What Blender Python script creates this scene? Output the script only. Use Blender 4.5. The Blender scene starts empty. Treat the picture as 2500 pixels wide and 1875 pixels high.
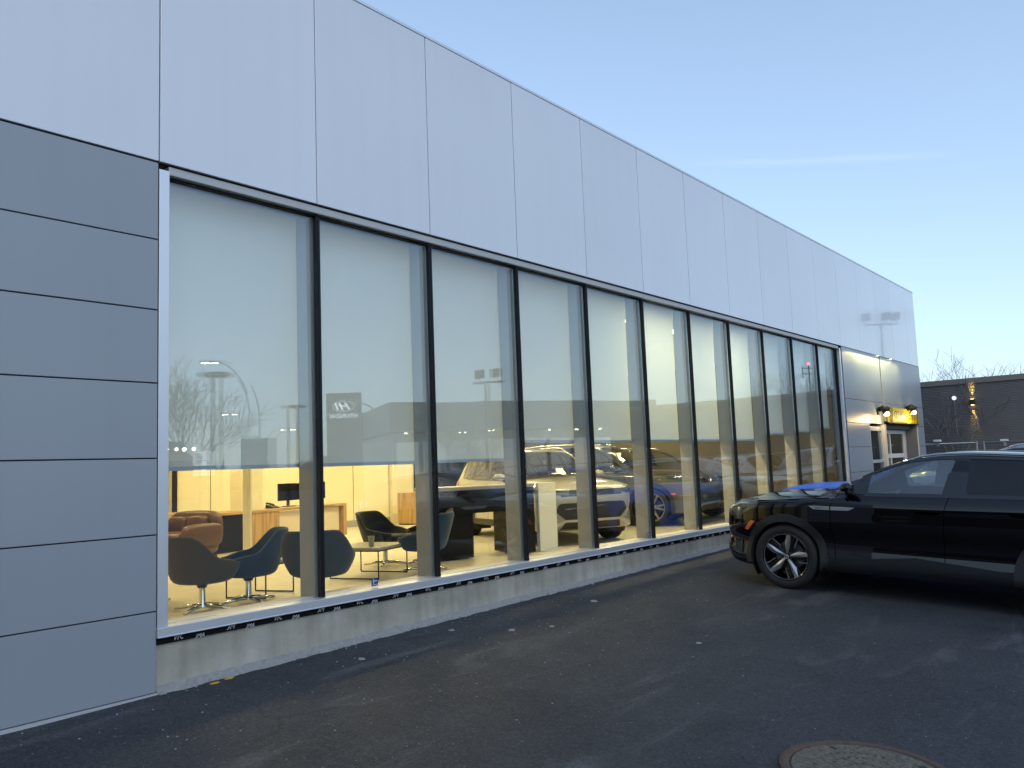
import bpy, bmesh, math, random
import numpy as np
from mathutils import Vector, Matrix
sc = bpy.context.scene
COL = sc.collection
R = math.radians
PI = math.pi
random.seed(7)

# ------------------------------------------------------------------ helpers
class MB:
    """collects faces, then links them as one mesh object"""
    def __init__(s): s.v = []; s.f = []; s.mi = []; s.cur = 0
    def add(s, vs, fs):
        o = len(s.v); s.v += [tuple(float(c) for c in v) for v in vs]
        for f in fs: s.f.append([o + i for i in f]); s.mi.append(s.cur)
        return s
    def box(s, x0, x1, y0, y1, z0, z1):
        return s.add([(x0,y0,z0),(x1,y0,z0),(x1,y1,z0),(x0,y1,z0),(x0,y0,z1),(x1,y0,z1),(x1,y1,z1),(x0,y1,z1)],
                     [(0,3,2,1),(4,5,6,7),(0,1,5,4),(1,2,6,5),(2,3,7,6),(3,0,4,7)])
    def panel(s, x0, x1, z0, z1, d=.035, warp=.0018):
        rn = random.Random(int(x0*977+z0*3571)); y = [rn.uniform(0, warp) for _ in range(4)]
        return s.add([(x0,y[0],z0),(x1,y[1],z0),(x1,d,z0),(x0,d,z0),(x0,y[3],z1),(x1,y[2],z1),(x1,d,z1),(x0,d,z1)],
                     [(0,3,2,1),(4,5,6,7),(0,1,5,4),(1,2,6,5),(2,3,7,6),(3,0,4,7)])
    def obox(s, c, u, v, w):
        """box at centre c with half-axis vectors u, v, w"""
        c, u, v, w = map(Vector, (c, u, v, w))
        vs = [c + a*u + b*v + d*w for d in (-1,1) for b in (-1,1) for a in (-1,1)]
        return s.add(vs, [(0,2,3,1),(4,5,7,6),(0,1,5,4),(1,3,7,5),(3,2,6,7),(2,0,4,6)])
    def tube(s, pts, r, n=10, cap=True, closed=False):
        pts = [Vector(p) for p in pts]; m = len(pts)
        rs = r if isinstance(r, (list, tuple)) else [r]*m
        vs = []; prev = None
        for i, p in enumerate(pts):
            a = pts[i-1] if (i > 0 or closed) else p
            b = pts[(i+1) % m] if (i < m-1 or closed) else p
            t = (b - a).normalized()
            if prev is None:
                h = Vector((0,0,1)) if abs(t.z) < .9 else Vector((1,0,0))
                u = t.cross(h).normalized()
            else:
                u = prev - t*prev.dot(t)
                u = u.normalized() if u.length > 1e-6 else t.orthogonal().normalized()
            prev = u; w = t.cross(u)
            vs += [p + (u*math.cos(2*PI*k/n) + w*math.sin(2*PI*k/n))*rs[i] for k in range(n)]
        fs = []
        for i in range(m if closed else m-1):
            j = (i+1) % m
            fs += [(i*n+k, i*n+(k+1) % n, j*n+(k+1) % n, j*n+k) for k in range(n)]
        if cap and not closed:
            fs += [tuple(range(n))[::-1], tuple((m-1)*n+k for k in range(n))]
        return s.add(vs, fs)
    def cyl(s, p0, p1, r0, r1=None, n=16): return s.tube([p0, p1], [r0, r0 if r1 is None else r1], n)
    def lathe(s, prof, n=32, M=None, closed=False):
        """profile [(r, h)] turned about local z"""
        vs = [(r*math.cos(2*PI*k/n), r*math.sin(2*PI*k/n), h) for r, h in prof for k in range(n)]
        if M is not None: vs = [M @ Vector(v) for v in vs]
        m = len(prof); fs = []
        for i in range(m if closed else m-1):
            j = (i+1) % m
            fs += [(i*n+k, i*n+(k+1) % n, j*n+(k+1) % n, j*n+k) for k in range(n)]
        return s.add(vs, fs)
    def prism(s, poly, M, h0, h1):
        """2-D polygon extruded along local z, placed by matrix M"""
        n = len(poly)
        vs = [M @ Vector((x, y, h0)) for x, y in poly] + [M @ Vector((x, y, h1)) for x, y in poly]
        return s.add(vs, [tuple(range(n))[::-1], tuple(range(n, 2*n))] + [(i, (i+1) % n, n+(i+1) % n, n+i) for i in range(n)])
    def grid(s, P, wrap=False):
        """P[i][j] array of points"""
        a, b = len(P), len(P[0]); vs = [p for row in P for p in row]
        return s.add(vs, [(i*b+j, i*b+(j+1) % b, (i+1)*b+(j+1) % b, (i+1)*b+j) for i in range(a-1) for j in range(b if wrap else b-1)])
    def build(s, name, mats, parent=None, smooth=False, bevel=0, seg=2, weld=False, fixn=True, solid=0, sub=0):
        me = bpy.data.meshes.new(name); me.from_pydata(s.v, [], s.f)
        for m in (mats if isinstance(mats, (list, tuple)) else [mats]): me.materials.append(m)
        me.polygons.foreach_set('material_index', s.mi)
        if weld or fixn:
            bm = bmesh.new(); bm.from_mesh(me)
            if weld: bmesh.ops.remove_doubles(bm, verts=bm.verts, dist=1e-4)
            if fixn: bmesh.ops.recalc_face_normals(bm, faces=bm.faces)
            bm.to_mesh(me); bm.free()
        if smooth: me.polygons.foreach_set('use_smooth', [True]*len(me.polygons))
        me.update()
        o = bpy.data.objects.new(name, me); COL.objects.link(o)
        if parent is not None: o.parent = parent
        if solid:
            k = o.modifiers.new('solid', 'SOLIDIFY'); k.thickness = solid; k.offset = 0
        if sub:
            k = o.modifiers.new('sub', 'SUBSURF'); k.levels = sub; k.render_levels = sub
        if bevel:
            k = o.modifiers.new('bevel', 'BEVEL'); k.width = bevel; k.segments = seg; k.limit_method = 'ANGLE'; k.angle_limit = R(40)
        return o

def tag(o, label=None, cat=None, group=None, kind=None):
    for k, v in (('label', label), ('category', cat), ('group', group), ('kind', kind)):
        if v: o[k] = v
    return o
def thing(name, label, cat, loc=(0,0,0), rz=0, group=None):
    o = bpy.data.objects.new(name, None); COL.objects.link(o)
    o.location = loc; o.rotation_euler = (0,0,rz); o.empty_display_size = .2
    return tag(o, label, cat, group)
def copy_tree(o, parent=None):
    c = o.copy(); COL.objects.link(c)
    if parent is not None: c.parent = parent
    for ch in o.children: copy_tree(ch, c)
    return c
def text_mesh(mb, txt, M, size, shear=0, depth=.004, res=2):
    cu = bpy.data.curves.new('lettering', 'FONT'); cu.body = txt; cu.size = size; cu.shear = shear
    cu.align_x = 'CENTER'; cu.align_y = 'CENTER'; cu.extrude = depth/2; cu.resolution_u = res
    o = bpy.data.objects.new('lettering', cu); COL.objects.link(o)
    dg = bpy.context.evaluated_depsgraph_get(); me = o.evaluated_get(dg).to_mesh()
    mb.add([M @ v.co for v in me.vertices], [tuple(p.vertices) for p in me.polygons])
    o.evaluated_get(dg).to_mesh_clear(); bpy.data.objects.remove(o); bpy.data.curves.remove(cu)
def frame_m(o, x, y):
    """matrix whose local x, y are the given directions"""
    x = Vector(x).normalized(); y = Vector(y); y = (y - x*y.dot(x)).normalized(); z = x.cross(y)
    M = Matrix.Identity(4)
    for i in range(3): M[i][0], M[i][1], M[i][2], M[i][3] = x[i], y[i], z[i], o[i]
    return M

# ------------------------------------------------------------------ materials
def nt(m): return m.node_tree.nodes, m.node_tree.links
def mat(name, col, rough=.5, metal=0, spec=.5, coat=0, coat_r=.03, noise=0, nscale=8, bump=0, bscale=60, rvar=0, trans=None, emit=None, es=0, sheen=0):
    m = bpy.data.materials.new(name); m.use_nodes = True
    N, L = nt(m); p = N['Principled BSDF']
    p.inputs['Base Color'].default_value = (*col, 1); p.inputs['Roughness'].default_value = rough
    p.inputs['Metallic'].default_value = metal; p.inputs['Specular IOR Level'].default_value = spec
    p.inputs['Coat Weight'].default_value = coat; p.inputs['Coat Roughness'].default_value = coat_r
    if sheen: p.inputs['Sheen Weight'].default_value = sheen
    if emit: p.inputs['Emission Color'].default_value = (*emit, 1); p.inputs['Emission Strength'].default_value = es
    if noise or bump or rvar:
        tc = N.new('ShaderNodeTexCoord')
        if noise or rvar:
            n = N.new('ShaderNodeTexNoise'); n.inputs['Scale'].default_value = nscale; n.inputs['Detail'].default_value = 6
            L.new(tc.outputs['Object'], n.inputs['Vector'])
        if noise:
            mx = N.new('ShaderNodeMix'); mx.data_type = 'RGBA'
            mx.inputs['A'].default_value = (*[c*(1-noise) for c in col], 1); mx.inputs['B'].default_value = (*[min(1, c*(1+noise)) for c in col], 1)
            L.new(n.outputs['Fac'], mx.inputs['Factor']); L.new(mx.outputs['Result'], p.inputs['Base Color'])
        if rvar:
            mr = N.new('ShaderNodeMapRange'); mr.inputs['To Min'].default_value = max(0, rough-rvar); mr.inputs['To Max'].default_value = rough+rvar
            L.new(n.outputs['Fac'], mr.inputs['Value']); L.new(mr.outputs['Result'], p.inputs['Roughness'])
        if bump:
            b = N.new('ShaderNodeBump'); b.inputs['Strength'].default_value = bump; b.inputs['Distance'].default_value = .01
            n2 = N.new('ShaderNodeTexNoise'); n2.inputs['Scale'].default_value = bscale; n2.inputs['Detail'].default_value = 4
            L.new(tc.outputs['Object'], n2.inputs['Vector']); L.new(n2.outputs['Fac'], b.inputs['Height']); L.new(b.outputs['Normal'], p.inputs['Normal'])
    return m
def glass_mat(name, tint=(1,1,1), r0=.08, rough=0, wav=0, wscale=.6, refl=(1,1,1)):
    """thin pane: clear transmission + mirror reflection growing with the angle"""
    m = bpy.data.materials.new(name); m.use_nodes = True
    N, L = nt(m); N.remove(N['Principled BSDF']); out = N['Material Output']
    t = N.new('ShaderNodeBsdfTransparent'); t.inputs['Color'].default_value = (*tint, 1)
    g = N.new('ShaderNodeBsdfGlossy'); g.inputs['Roughness'].default_value = rough; g.inputs['Color'].default_value = (*refl, 1)
    lw = N.new('ShaderNodeLayerWeight'); pw = N.new('ShaderNodeMath'); pw.operation = 'POWER'; pw.inputs[1].default_value = 5
    L.new(lw.outputs['Facing'], pw.inputs[0]); lw.inputs['Blend'].default_value = .5
    ma = N.new('ShaderNodeMath'); ma.operation = 'MULTIPLY_ADD'; ma.inputs[1].default_value = 1-r0; ma.inputs[2].default_value = r0
    L.new(pw.outputs[0], ma.inputs[0])
    mx = N.new('ShaderNodeMixShader'); L.new(ma.outputs[0], mx.inputs[0]); L.new(t.outputs[0], mx.inputs[1]); L.new(g.outputs[0], mx.inputs[2]); L.new(mx.outputs[0], out.inputs[0])
    if wav:
        tc = N.new('ShaderNodeTexCoord'); n = N.new('ShaderNodeTexNoise'); n.inputs['Scale'].default_value = wscale; n.inputs['Detail'].default_value = 0
        b = N.new('ShaderNodeBump'); b.inputs['Strength'].default_value = 1; b.inputs['Distance'].default_value = wav
        L.new(tc.outputs['Object'], n.inputs['Vector']); L.new(n.outputs['Fac'], b.inputs['Height']); L.new(b.outputs['Normal'], g.inputs['Normal'])
    return m
def ramp(N, pts):
    r = N.new('ShaderNodeValToRGB'); e = r.color_ramp.elements
    while len(e) < len(pts): e.new(.5)
    for i, (p, c) in enumerate(pts):
        e[i].position = p; e[i].color = (*c, 1) if len(c) == 3 else c
    return r

WARM = (1.0, .80, .37)
M = {}
def panel_mat(name, col, rough, spec):
    m = mat(name, col, rough=rough, spec=spec); N, L = nt(m); p = N['Principled BSDF']
    tc = N.new('ShaderNodeTexCoord'); n = N.new('ShaderNodeTexNoise'); n.inputs['Scale'].default_value = .5; n.inputs['Detail'].default_value = 5
    n2 = N.new('ShaderNodeTexNoise'); n2.inputs['Scale'].default_value = 90; n2.inputs['Detail'].default_value = 2
    L.new(tc.outputs['Object'], n.inputs['Vector']); L.new(tc.outputs['Object'], n2.inputs['Vector'])
    rp = ramp(N, [(.3, tuple(c*.965 for c in col)), (.7, tuple(min(1, c*1.03) for c in col))])
    L.new(n.outputs['Fac'], rp.inputs[0])
    # faint vertical rain streaks
    mp = N.new('ShaderNodeMapping'); mp.inputs['Scale'].default_value = (7, 7, .25); L.new(tc.outputs['Object'], mp.inputs[0])
    n3 = N.new('ShaderNodeTexNoise'); n3.inputs['Scale'].default_value = 1; n3.inputs['Detail'].default_value = 3; L.new(mp.outputs[0], n3.inputs['Vector'])
    r3 = ramp(N, [(.45, (1,1,1)), (.85, (.975,.975,.972))]); L.new(n3.outputs['Fac'], r3.inputs[0])
    mx = N.new('ShaderNodeMix'); mx.data_type = 'RGBA'; mx.blend_type = 'MULTIPLY'; mx.inputs['Factor'].default_value = 1
    L.new(rp.outputs[0], mx.inputs['A']); L.new(r3.outputs[0], mx.inputs['B']); L.new(mx.outputs['Result'], p.inputs['Base Color'])
    at = N.new('ShaderNodeAttribute'); at.attribute_name = 'tone'; rt = ramp(N, [(0, (.965,.968,.97)), (1, (1.03,1.028,1.025))]); L.new(at.outputs['Fac'], rt.inputs[0])
    mt = N.new('ShaderNodeMix'); mt.data_type = 'RGBA'; mt.blend_type = 'MULTIPLY'; mt.inputs['Factor'].default_value = 1
    L.new(mx.outputs['Result'], mt.inputs['A']); L.new(rt.outputs[0], mt.inputs['B']); L.new(mt.outputs['Result'], p.inputs['Base Color'])
    b = N.new('ShaderNodeBump'); b.inputs['Strength'].default_value = .03; b.inputs['Distance'].default_value = .0006
    L.new(n2.outputs['Fac'], b.inputs['Height'])
    b2 = N.new('ShaderNodeBump'); b2.inputs['Strength'].default_value = .5; b2.inputs['Distance'].default_value = .0015
    n4 = N.new('ShaderNodeTexNoise'); n4.inputs['Scale'].default_value = .9; n4.inputs['Detail'].default_value = 1; L.new(tc.outputs['Object'], n4.inputs['Vector'])
    L.new(n4.outputs['Fac'], b2.inputs['Height']); L.new(b.outputs['Normal'], b2.inputs['Normal']); L.new(b2.outputs['Normal'], p.inputs['Normal'])
    return m
def coat(m, wgt, r):
    q = m.node_tree.nodes['Principled BSDF']; q.inputs['Coat Weight'].default_value = wgt; q.inputs['Coat Roughness'].default_value = r; return m
M['white_panel'] = panel_mat('white_composite_panel', (.655,.675,.735), .14, .5)
M['grey_panel'] = panel_mat('grey_composite_panel', (.265,.292,.332), .30, .6)
coat(M['white_panel'], .55, .02)
M['joint'] = mat('dark_joint', (.02,.022,.025), .8)  # dark joint backing, also fills the manhole pick holes
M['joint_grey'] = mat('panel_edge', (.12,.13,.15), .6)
M['alu'] = mat('satin_aluminium', (.62,.64,.68), .35, .55, noise=.04, nscale=3)
M['alu_grey'] = mat('grey_aluminium', (.42,.42,.42), .45, .3, noise=.06, nscale=3)
M['mull_in'] = mat('mullion_inside', (.38,.375,.35), .5, .1, noise=.05)
M['black_alu'] = mat('black_anodised', (.008,.009,.012), .5, 0, spec=.25)
M['flash'] = mat('black_membrane', (.006,.006,.007), .6, spec=.1)
M['white_ink'] = mat('white_ink', (.55,.56,.58), .6)
M['pane'] = glass_mat('showroom_glass', (.96,.985,.985), .105, wav=.00035, wscale=.8, refl=(.88,.95,1))
M['pane2'] = glass_mat('door_glass', (.6,.65,.63), .09)
M['roofing'] = mat('roof_membrane', (.2,.2,.21), .8, noise=.2)
def blind_mat():
    m = bpy.data.materials.new('screen_fabric'); m.use_nodes = True; N, L = nt(m); N.remove(N['Principled BSDF'])
    d = N.new('ShaderNodeBsdfDiffuse'); t = N.new('ShaderNodeBsdfTranslucent'); mx = N.new('ShaderNodeMixShader'); mx.inputs[0].default_value = .40
    tc = N.new('ShaderNodeTexCoord'); n = N.new('ShaderNodeTexNoise'); n.inputs['Scale'].default_value = 1.2; n.inputs['Detail'].default_value = 3
    L.new(tc.outputs['Object'], n.inputs['Vector'])
    w = N.new('ShaderNodeTexWave'); w.inputs['Scale'].default_value = 120; w.bands_direction = 'Z'; L.new(tc.outputs['Object'], w.inputs['Vector'])
    rp = ramp(N, [(.3, (.64,.745,.83)), (.7, (.70,.80,.88))]); L.new(n.outputs['Fac'], rp.inputs[0])
    L.new(rp.outputs[0], d.inputs['Color']); t.inputs['Color'].default_value = (.47,.54,.56,1)
    L.new(d.outputs[0], mx.inputs[1]); L.new(t.outputs[0], mx.inputs[2]); L.new(mx.outputs[0], N['Material Output'].inputs[0])
    return m
M['blind'] = blind_mat()
M['blind_bar'] = mat('blind_bar', (.45,.48,.5), .45, .3)
def concrete_mat():
    m = mat('cast_concrete', (.3,.3,.29), .85); N, L = nt(m); p = N['Principled BSDF']; tc = N.new('ShaderNodeTexCoord')
    n = N.new('ShaderNodeTexNoise'); n.inputs['Scale'].default_value = 2.2; n.inputs['Detail'].default_value = 8; n.inputs['Roughness'].default_value = .65
    L.new(tc.outputs['Object'], n.inputs['Vector'])
    rp = ramp(N, [(.28, (.26,.245,.205)), (.5, (.34,.322,.272)), (.68, (.40,.385,.335)), (.8, (.47,.46,.42))]); L.new(n.outputs['Fac'], rp.inputs[0])
    mp = N.new('ShaderNodeMapping'); mp.inputs['Scale'].default_value = (9,9,.6); L.new(tc.outputs['Object'], mp.inputs[0])
    n2 = N.new('ShaderNodeTexNoise'); n2.inputs['Scale'].default_value = 1; n2.inputs['Detail'].default_value = 5; L.new(mp.outputs[0], n2.inputs['Vector'])
    r2 = ramp(N, [(.4, (1,1,1)), (.72, (.72,.72,.70))]); L.new(n2.outputs['Fac'], r2.inputs[0])
    mx = N.new('ShaderNodeMix'); mx.data_type = 'RGBA'; mx.blend_type = 'MULTIPLY'; mx.inputs['Factor'].default_value = .8
    L.new(rp.outputs[0], mx.inputs['A']); L.new(r2.outputs[0], mx.inputs['B']); L.new(mx.outputs['Result'], p.inputs['Base Color'])
    b = N.new('ShaderNodeBump'); b.inputs['Strength'].default_value = .5; b.inputs['Distance'].default_value = .008
    n3 = N.new('ShaderNodeTexNoise'); n3.inputs['Scale'].default_value = 25; n3.inputs['Detail'].default_value = 6; L.new(tc.outputs['Object'], n3.inputs['Vector'])
    L.new(n3.outputs['Fac'], b.inputs['Height']); L.new(b.outputs['Normal'], p.inputs['Normal'])
    return m
M['concrete'] = concrete_mat()
M['salt_crust'] = mat('salt_crust', (.26,.258,.25), .9, noise=.35, nscale=30, bump=.8, bscale=70)
def asphalt_mat():
    m = mat('asphalt', (.04,.04,.045), .72, spec=.35); N, L = nt(m); p = N['Principled BSDF']; tc = N.new('ShaderNodeTexCoord')
    def noise(s, d=6, r=.6, sc=None, dist=0):
        n = N.new('ShaderNodeTexNoise'); n.inputs['Scale'].default_value = s; n.inputs['Detail'].default_value = d; n.inputs['Roughness'].default_value = r; n.inputs['Distortion'].default_value = dist
        if sc:
            mp = N.new('ShaderNodeMapping'); mp.inputs['Scale'].default_value = sc; mp.inputs['Rotation'].default_value = (0,0,.9); L.new(tc.outputs['Object'], mp.inputs[0]); L.new(mp.outputs[0], n.inputs['Vector'])
        else: L.new(tc.outputs['Object'], n.inputs['Vector'])
        return n
    def mixc(a, b, fac, mode='MIX'):
        x = N.new('ShaderNodeMix'); x.data_type = 'RGBA'; x.blend_type = mode
        for s, v in (('A', a), ('B', b), ('Factor', fac)):
            if hasattr(v, 'outputs') or hasattr(v, 'is_output'): L.new(v if hasattr(v, 'is_output') else v.outputs[0], x.inputs[s])
            elif isinstance(v, tuple): x.inputs[s].default_value = (*v, 1)
            else: x.inputs[s].default_value = v
        return x.outputs['Result']
    big = ramp(N, [(.3, (.028,.0305,.036)), (.55, (.036,.039,.045)), (.75, (.046,.049,.055))]); L.new(noise(.55, 8).outputs['Fac'], big.inputs[0])
    grain = ramp(N, [(.30, (.45,.45,.45)), (.5, (1,1,1)), (.72, (1.9,1.9,1.9))]); L.new(noise(150, 4, .75).outputs['Fac'], grain.inputs[0])
    c = mixc(big.outputs[0], grain.outputs[0], 1.0, 'MULTIPLY')
    g2 = ramp(N, [(.34, (.42,.42,.42)), (.5, (1,1,1)), (.64, (1.75,1.75,1.78))]); L.new(noise(38, 6, .8).outputs['Fac'], g2.inputs[0])
    c = mixc(c, g2.outputs[0], 1.0, 'MULTIPLY')
    vg = N.new('ShaderNodeTexVoronoi'); vg.inputs['Scale'].default_value = 60; L.new(tc.outputs['Object'], vg.inputs['Vector'])
    vr = ramp(N, [(.0, (1.5,1.5,1.5)), (.35, (1,1,1)), (.6, (.7,.7,.7))]); L.new(vg.outputs['Distance'], vr.inputs[0])
    c = mixc(c, vr.outputs[0], 1.0, 'MULTIPLY')
    dust = ramp(N, [(.40, (0,0,0)), (.80, (.26,.26,.26))]); L.new(noise(.8, 10, .7, None, 1.2).outputs['Fac'], dust.inputs[0])
    c = mixc(c, (.12,.125,.135), dust.outputs[0])
    vc = N.new('ShaderNodeTexVoronoi'); vc.feature = 'DISTANCE_TO_EDGE'; vc.inputs['Scale'].default_value = .42
    wn = noise(2.2, 5, .6); wm_ = N.new('ShaderNodeVectorMath'); wm_.operation = 'MULTIPLY_ADD'; wm_.inputs[1].default_value = (.5,.5,0); L.new(wn.outputs['Color'], wm_.inputs[0]); L.new(tc.outputs['Object'], wm_.inputs[2]); L.new(wm_.outputs[0], vc.inputs['Vector'])
    cr_ = ramp(N, [(0, (1,1,1)), (.0035, (.8,.8,.8)), (.007, (0,0,0))]); L.new(vc.outputs['Distance'], cr_.inputs[0])
    ck = ramp(N, [(.52, (0,0,0)), (.64, (.4,.4,.4))]); L.new(noise(.35, 3).outputs['Fac'], ck.inputs[0])
    cm = N.new('ShaderNodeMath'); cm.operation = 'MULTIPLY'; L.new(cr_.outputs[0], cm.inputs[0]); L.new(ck.outputs[0], cm.inputs[1])
    c = mixc(c, (.008,.008,.009), cm)
    # dried salt: streaks and blotches
    st = ramp(N, [(.56, (0,0,0)), (.66, (.5,.5,.5)), (.80, (1,1,1))]); L.new(noise(1.0, 9, .62, (.55,2.2,1), .6).outputs['Fac'], st.inputs[0])
    fine = ramp(N, [(.35, (0,0,0)), (.7, (1,1,1))]); L.new(noise(55, 5, .75).outputs['Fac'], fine.inputs[0])
    mul = N.new('ShaderNodeMath'); mul.operation = 'MULTIPLY'; L.new(st.outputs[0], mul.inputs[0]); L.new(fine.outputs[0], mul.inputs[1])
    mul2 = N.new('ShaderNodeMath'); mul2.operation = 'MULTIPLY'; mul2.inputs[1].default_value = .85; L.new(mul.outputs[0], mul2.inputs[0])
    c = mixc(c, (.22,.225,.23), mul2)
    # pale aggregate specks
    vo = N.new('ShaderNodeTexVoronoi'); vo.inputs['Scale'].default_value = 30; L.new(tc.outputs['Object'], vo.inputs['Vector'])
    sp = ramp(N, [(.0, (1,1,1)), (.07, (1,1,1)), (.11, (0,0,0))]); L.new(vo.outputs['Distance'], sp.inputs[0])
    sel = N.new('ShaderNodeMath'); sel.operation = 'GREATER_THAN'; sel.inputs[1].default_value = .90
    sx = N.new('ShaderNodeSeparateColor'); L.new(vo.outputs['Color'], sx.inputs[0]); L.new(sx.outputs[0], sel.inputs[0])
    m3 = N.new('ShaderNodeMath'); m3.operation = 'MULTIPLY'; L.new(sp.outputs[0], m3.inputs[0]); L.new(sel.outputs[0], m3.inputs[1])
    c = mixc(c, (.20,.20,.195), m3)
    L.new(c, p.inputs['Base Color'])
    b = N.new('ShaderNodeBump'); b.inputs['Strength'].default_value = .9; b.inputs['Distance'].default_value = .010; L.new(noise(90, 5, .7).outputs['Fac'], b.inputs['Height'])
    b2 = N.new('ShaderNodeBump'); b2.inputs['Strength'].default_value = .4; b2.inputs['Distance'].default_value = .05; L.new(noise(1.6, 4).outputs['Fac'], b2.inputs['Height']); L.new(b.outputs['Normal'], b2.inputs['Normal'])
    L.new(b2.outputs['Normal'], p.inputs['Normal'])
    return m
M['asphalt'] = asphalt_mat()
M['stone'] = mat('pale_grit', (.25,.25,.245), .9, noise=.3, nscale=20)
M['yellow_paint'] = mat('yellow_marking_paint', (.55,.33,.03), .7, noise=.3, nscale=60)
def iron_mat():
    m = mat('worn_cast_iron', (.12,.11,.095), .75); N, L = nt(m); p = N['Principled BSDF']; tc = N.new('ShaderNodeTexCoord')
    n = N.new('ShaderNodeTexNoise'); n.inputs['Scale'].default_value = 55; n.inputs['Detail'].default_value = 9; L.new(tc.outputs['Object'], n.inputs['Vector'])
    rp = ramp(N, [(.3, (.05,.042,.032)), (.5, (.105,.09,.068)), (.7, (.175,.152,.118))]); L.new(n.outputs['Fac'], rp.inputs[0]); L.new(rp.outputs[0], p.inputs['Base Color'])
    b = N.new('ShaderNodeBump'); b.inputs['Strength'].default_value = .7; b.inputs['Distance'].default_value = .006; L.new(n.outputs['Fac'], b.inputs['Height']); L.new(b.outputs['Normal'], p.inputs['Normal'])
    return m
M['iron'] = iron_mat()
M['rust'] = mat('rusty_rim', (.085,.050,.034), .8, noise=.4, nscale=30, bump=.5, bscale=80)
# interior
def tile_mat():
    m = mat('floor_tile', (.56,.51,.42), .32); N, L = nt(m); p = N['Principled BSDF']; tc = N.new('ShaderNodeTexCoord')
    br = N.new('ShaderNodeTexBrick'); br.offset = .5; br.inputs['Scale'].default_value = 1; br.inputs['Brick Width'].default_value = 1.2; br.inputs['Row Height'].default_value = .6; br.inputs['Mortar Size'].default_value = .004
    br.inputs['Color1'].default_value = (.58,.53,.44,1); br.inputs['Color2'].default_value = (.53,.48,.40,1); br.inputs['Mortar'].default_value = (.3,.27,.22,1)
    L.new(tc.outputs['Object'], br.inputs['Vector'])
    n = N.new('ShaderNodeTexNoise'); n.inputs['Scale'].default_value = 5; n.inputs['Detail'].default_value = 8; L.new(tc.outputs['Object'], n.inputs['Vector'])
    rp = ramp(N, [(.3, (.88,.88,.88)), (.7, (1.08,1.08,1.08))]); L.new(n.outputs['Fac'], rp.inputs[0])
    mx = N.new('ShaderNodeMix'); mx.data_type = 'RGBA'; mx.blend_type = 'MULTIPLY'; mx.inputs['Factor'].default_value = 1
    L.new(br.outputs['Color'], mx.inputs['A']); L.new(rp.outputs[0], mx.inputs['B']); L.new(mx.outputs['Result'], p.inputs['Base Color'])
    return m
M['tile'] = tile_mat()
M['wall_in'] = mat('painted_plaster', (.74,.68,.50), .6, noise=.03, nscale=2)
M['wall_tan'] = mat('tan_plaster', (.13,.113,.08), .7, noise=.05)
M['ceil'] = mat('ceiling_paint', (.68,.66,.62), .8)
M['skirting'] = mat('grey_skirting', (.32,.31,.28), .5)
def wood_mat(name, c1, c2, axis):
    m = mat(name, c1, .4); N, L = nt(m); p = N['Principled BSDF']; tc = N.new('ShaderNodeTexCoord')
    mp = N.new('ShaderNodeMapping'); mp.inputs['Scale'].default_value = axis; L.new(tc.outputs['Object'], mp.inputs[0])
    n = N.new('ShaderNodeTexNoise'); n.inputs['Scale'].default_value = 6; n.inputs['Detail'].default_value = 7; n.inputs['Distortion'].default_value = .4; L.new(mp.outputs[0], n.inputs['Vector'])
    rp = ramp(N, [(.3, c2), (.5, c1), (.72, tuple(c*1.25 for c in c1))]); L.new(n.outputs['Fac'], rp.inputs[0]); L.new(rp.outputs[0], p.inputs['Base Color'])
    return m
M['oak'] = wood_mat('light_oak', (.42,.27,.12), (.28,.16,.065), (3,3,.22))
M['oak_top'] = wood_mat('oak_top', (.42,.27,.12), (.28,.16,.065), (.22,3,3))
M['laminate'] = mat('cream_laminate', (.62,.54,.44), .5, noise=.03)
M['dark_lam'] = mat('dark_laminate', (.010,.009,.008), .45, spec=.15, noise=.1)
M['grey_top'] = mat('grey_stone_top', (.33,.31,.27), .35, noise=.06, nscale=30)
M['leather'] = mat('tan_leather', (.062,.023,.007), .42, noise=.25, nscale=12, bump=.25, bscale=40)
def fabric(name, col): return mat(name, col, .9, noise=.12, nscale=140, bump=.25, bscale=300, sheen=.15)
M['fab_blue'] = fabric('blue_wool', (.018,.050,.105)); M['fab_navy'] = fabric('navy_wool', (.006,.013,.022))
M['fab_taupe'] = fabric('taupe_wool', (.075,.06,.038)); M['fab_green'] = fabric('grey_green_wool', (.030,.038,.036)); M['fab_brown'] = fabric('brown_wool', (.050,.034,.020))
M['chrome'] = mat('polished_chrome', (.62,.61,.58), .18, 1)
M['black_steel'] = mat('black_steel', (.012,.012,.012), .45, .3)
M['screen'] = mat('screen_black', (.006,.006,.007), .12)
M['plastic_blk'] = mat('black_plastic', (.015,.015,.016), .5)
M['paper'] = mat('white_paper', (.75,.75,.74), .7)
M['cup'] = mat('clear_cup', (.35,.33,.27), .2, spec=.6)
M['cup_dark'] = mat('coffee', (.05,.03,.015), .2)
M['sticker_blue'] = mat('blue_sticker', (.01,.035,.18), .35)
M['board_white'] = mat('white_board', (.62,.62,.58), .45)
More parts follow.
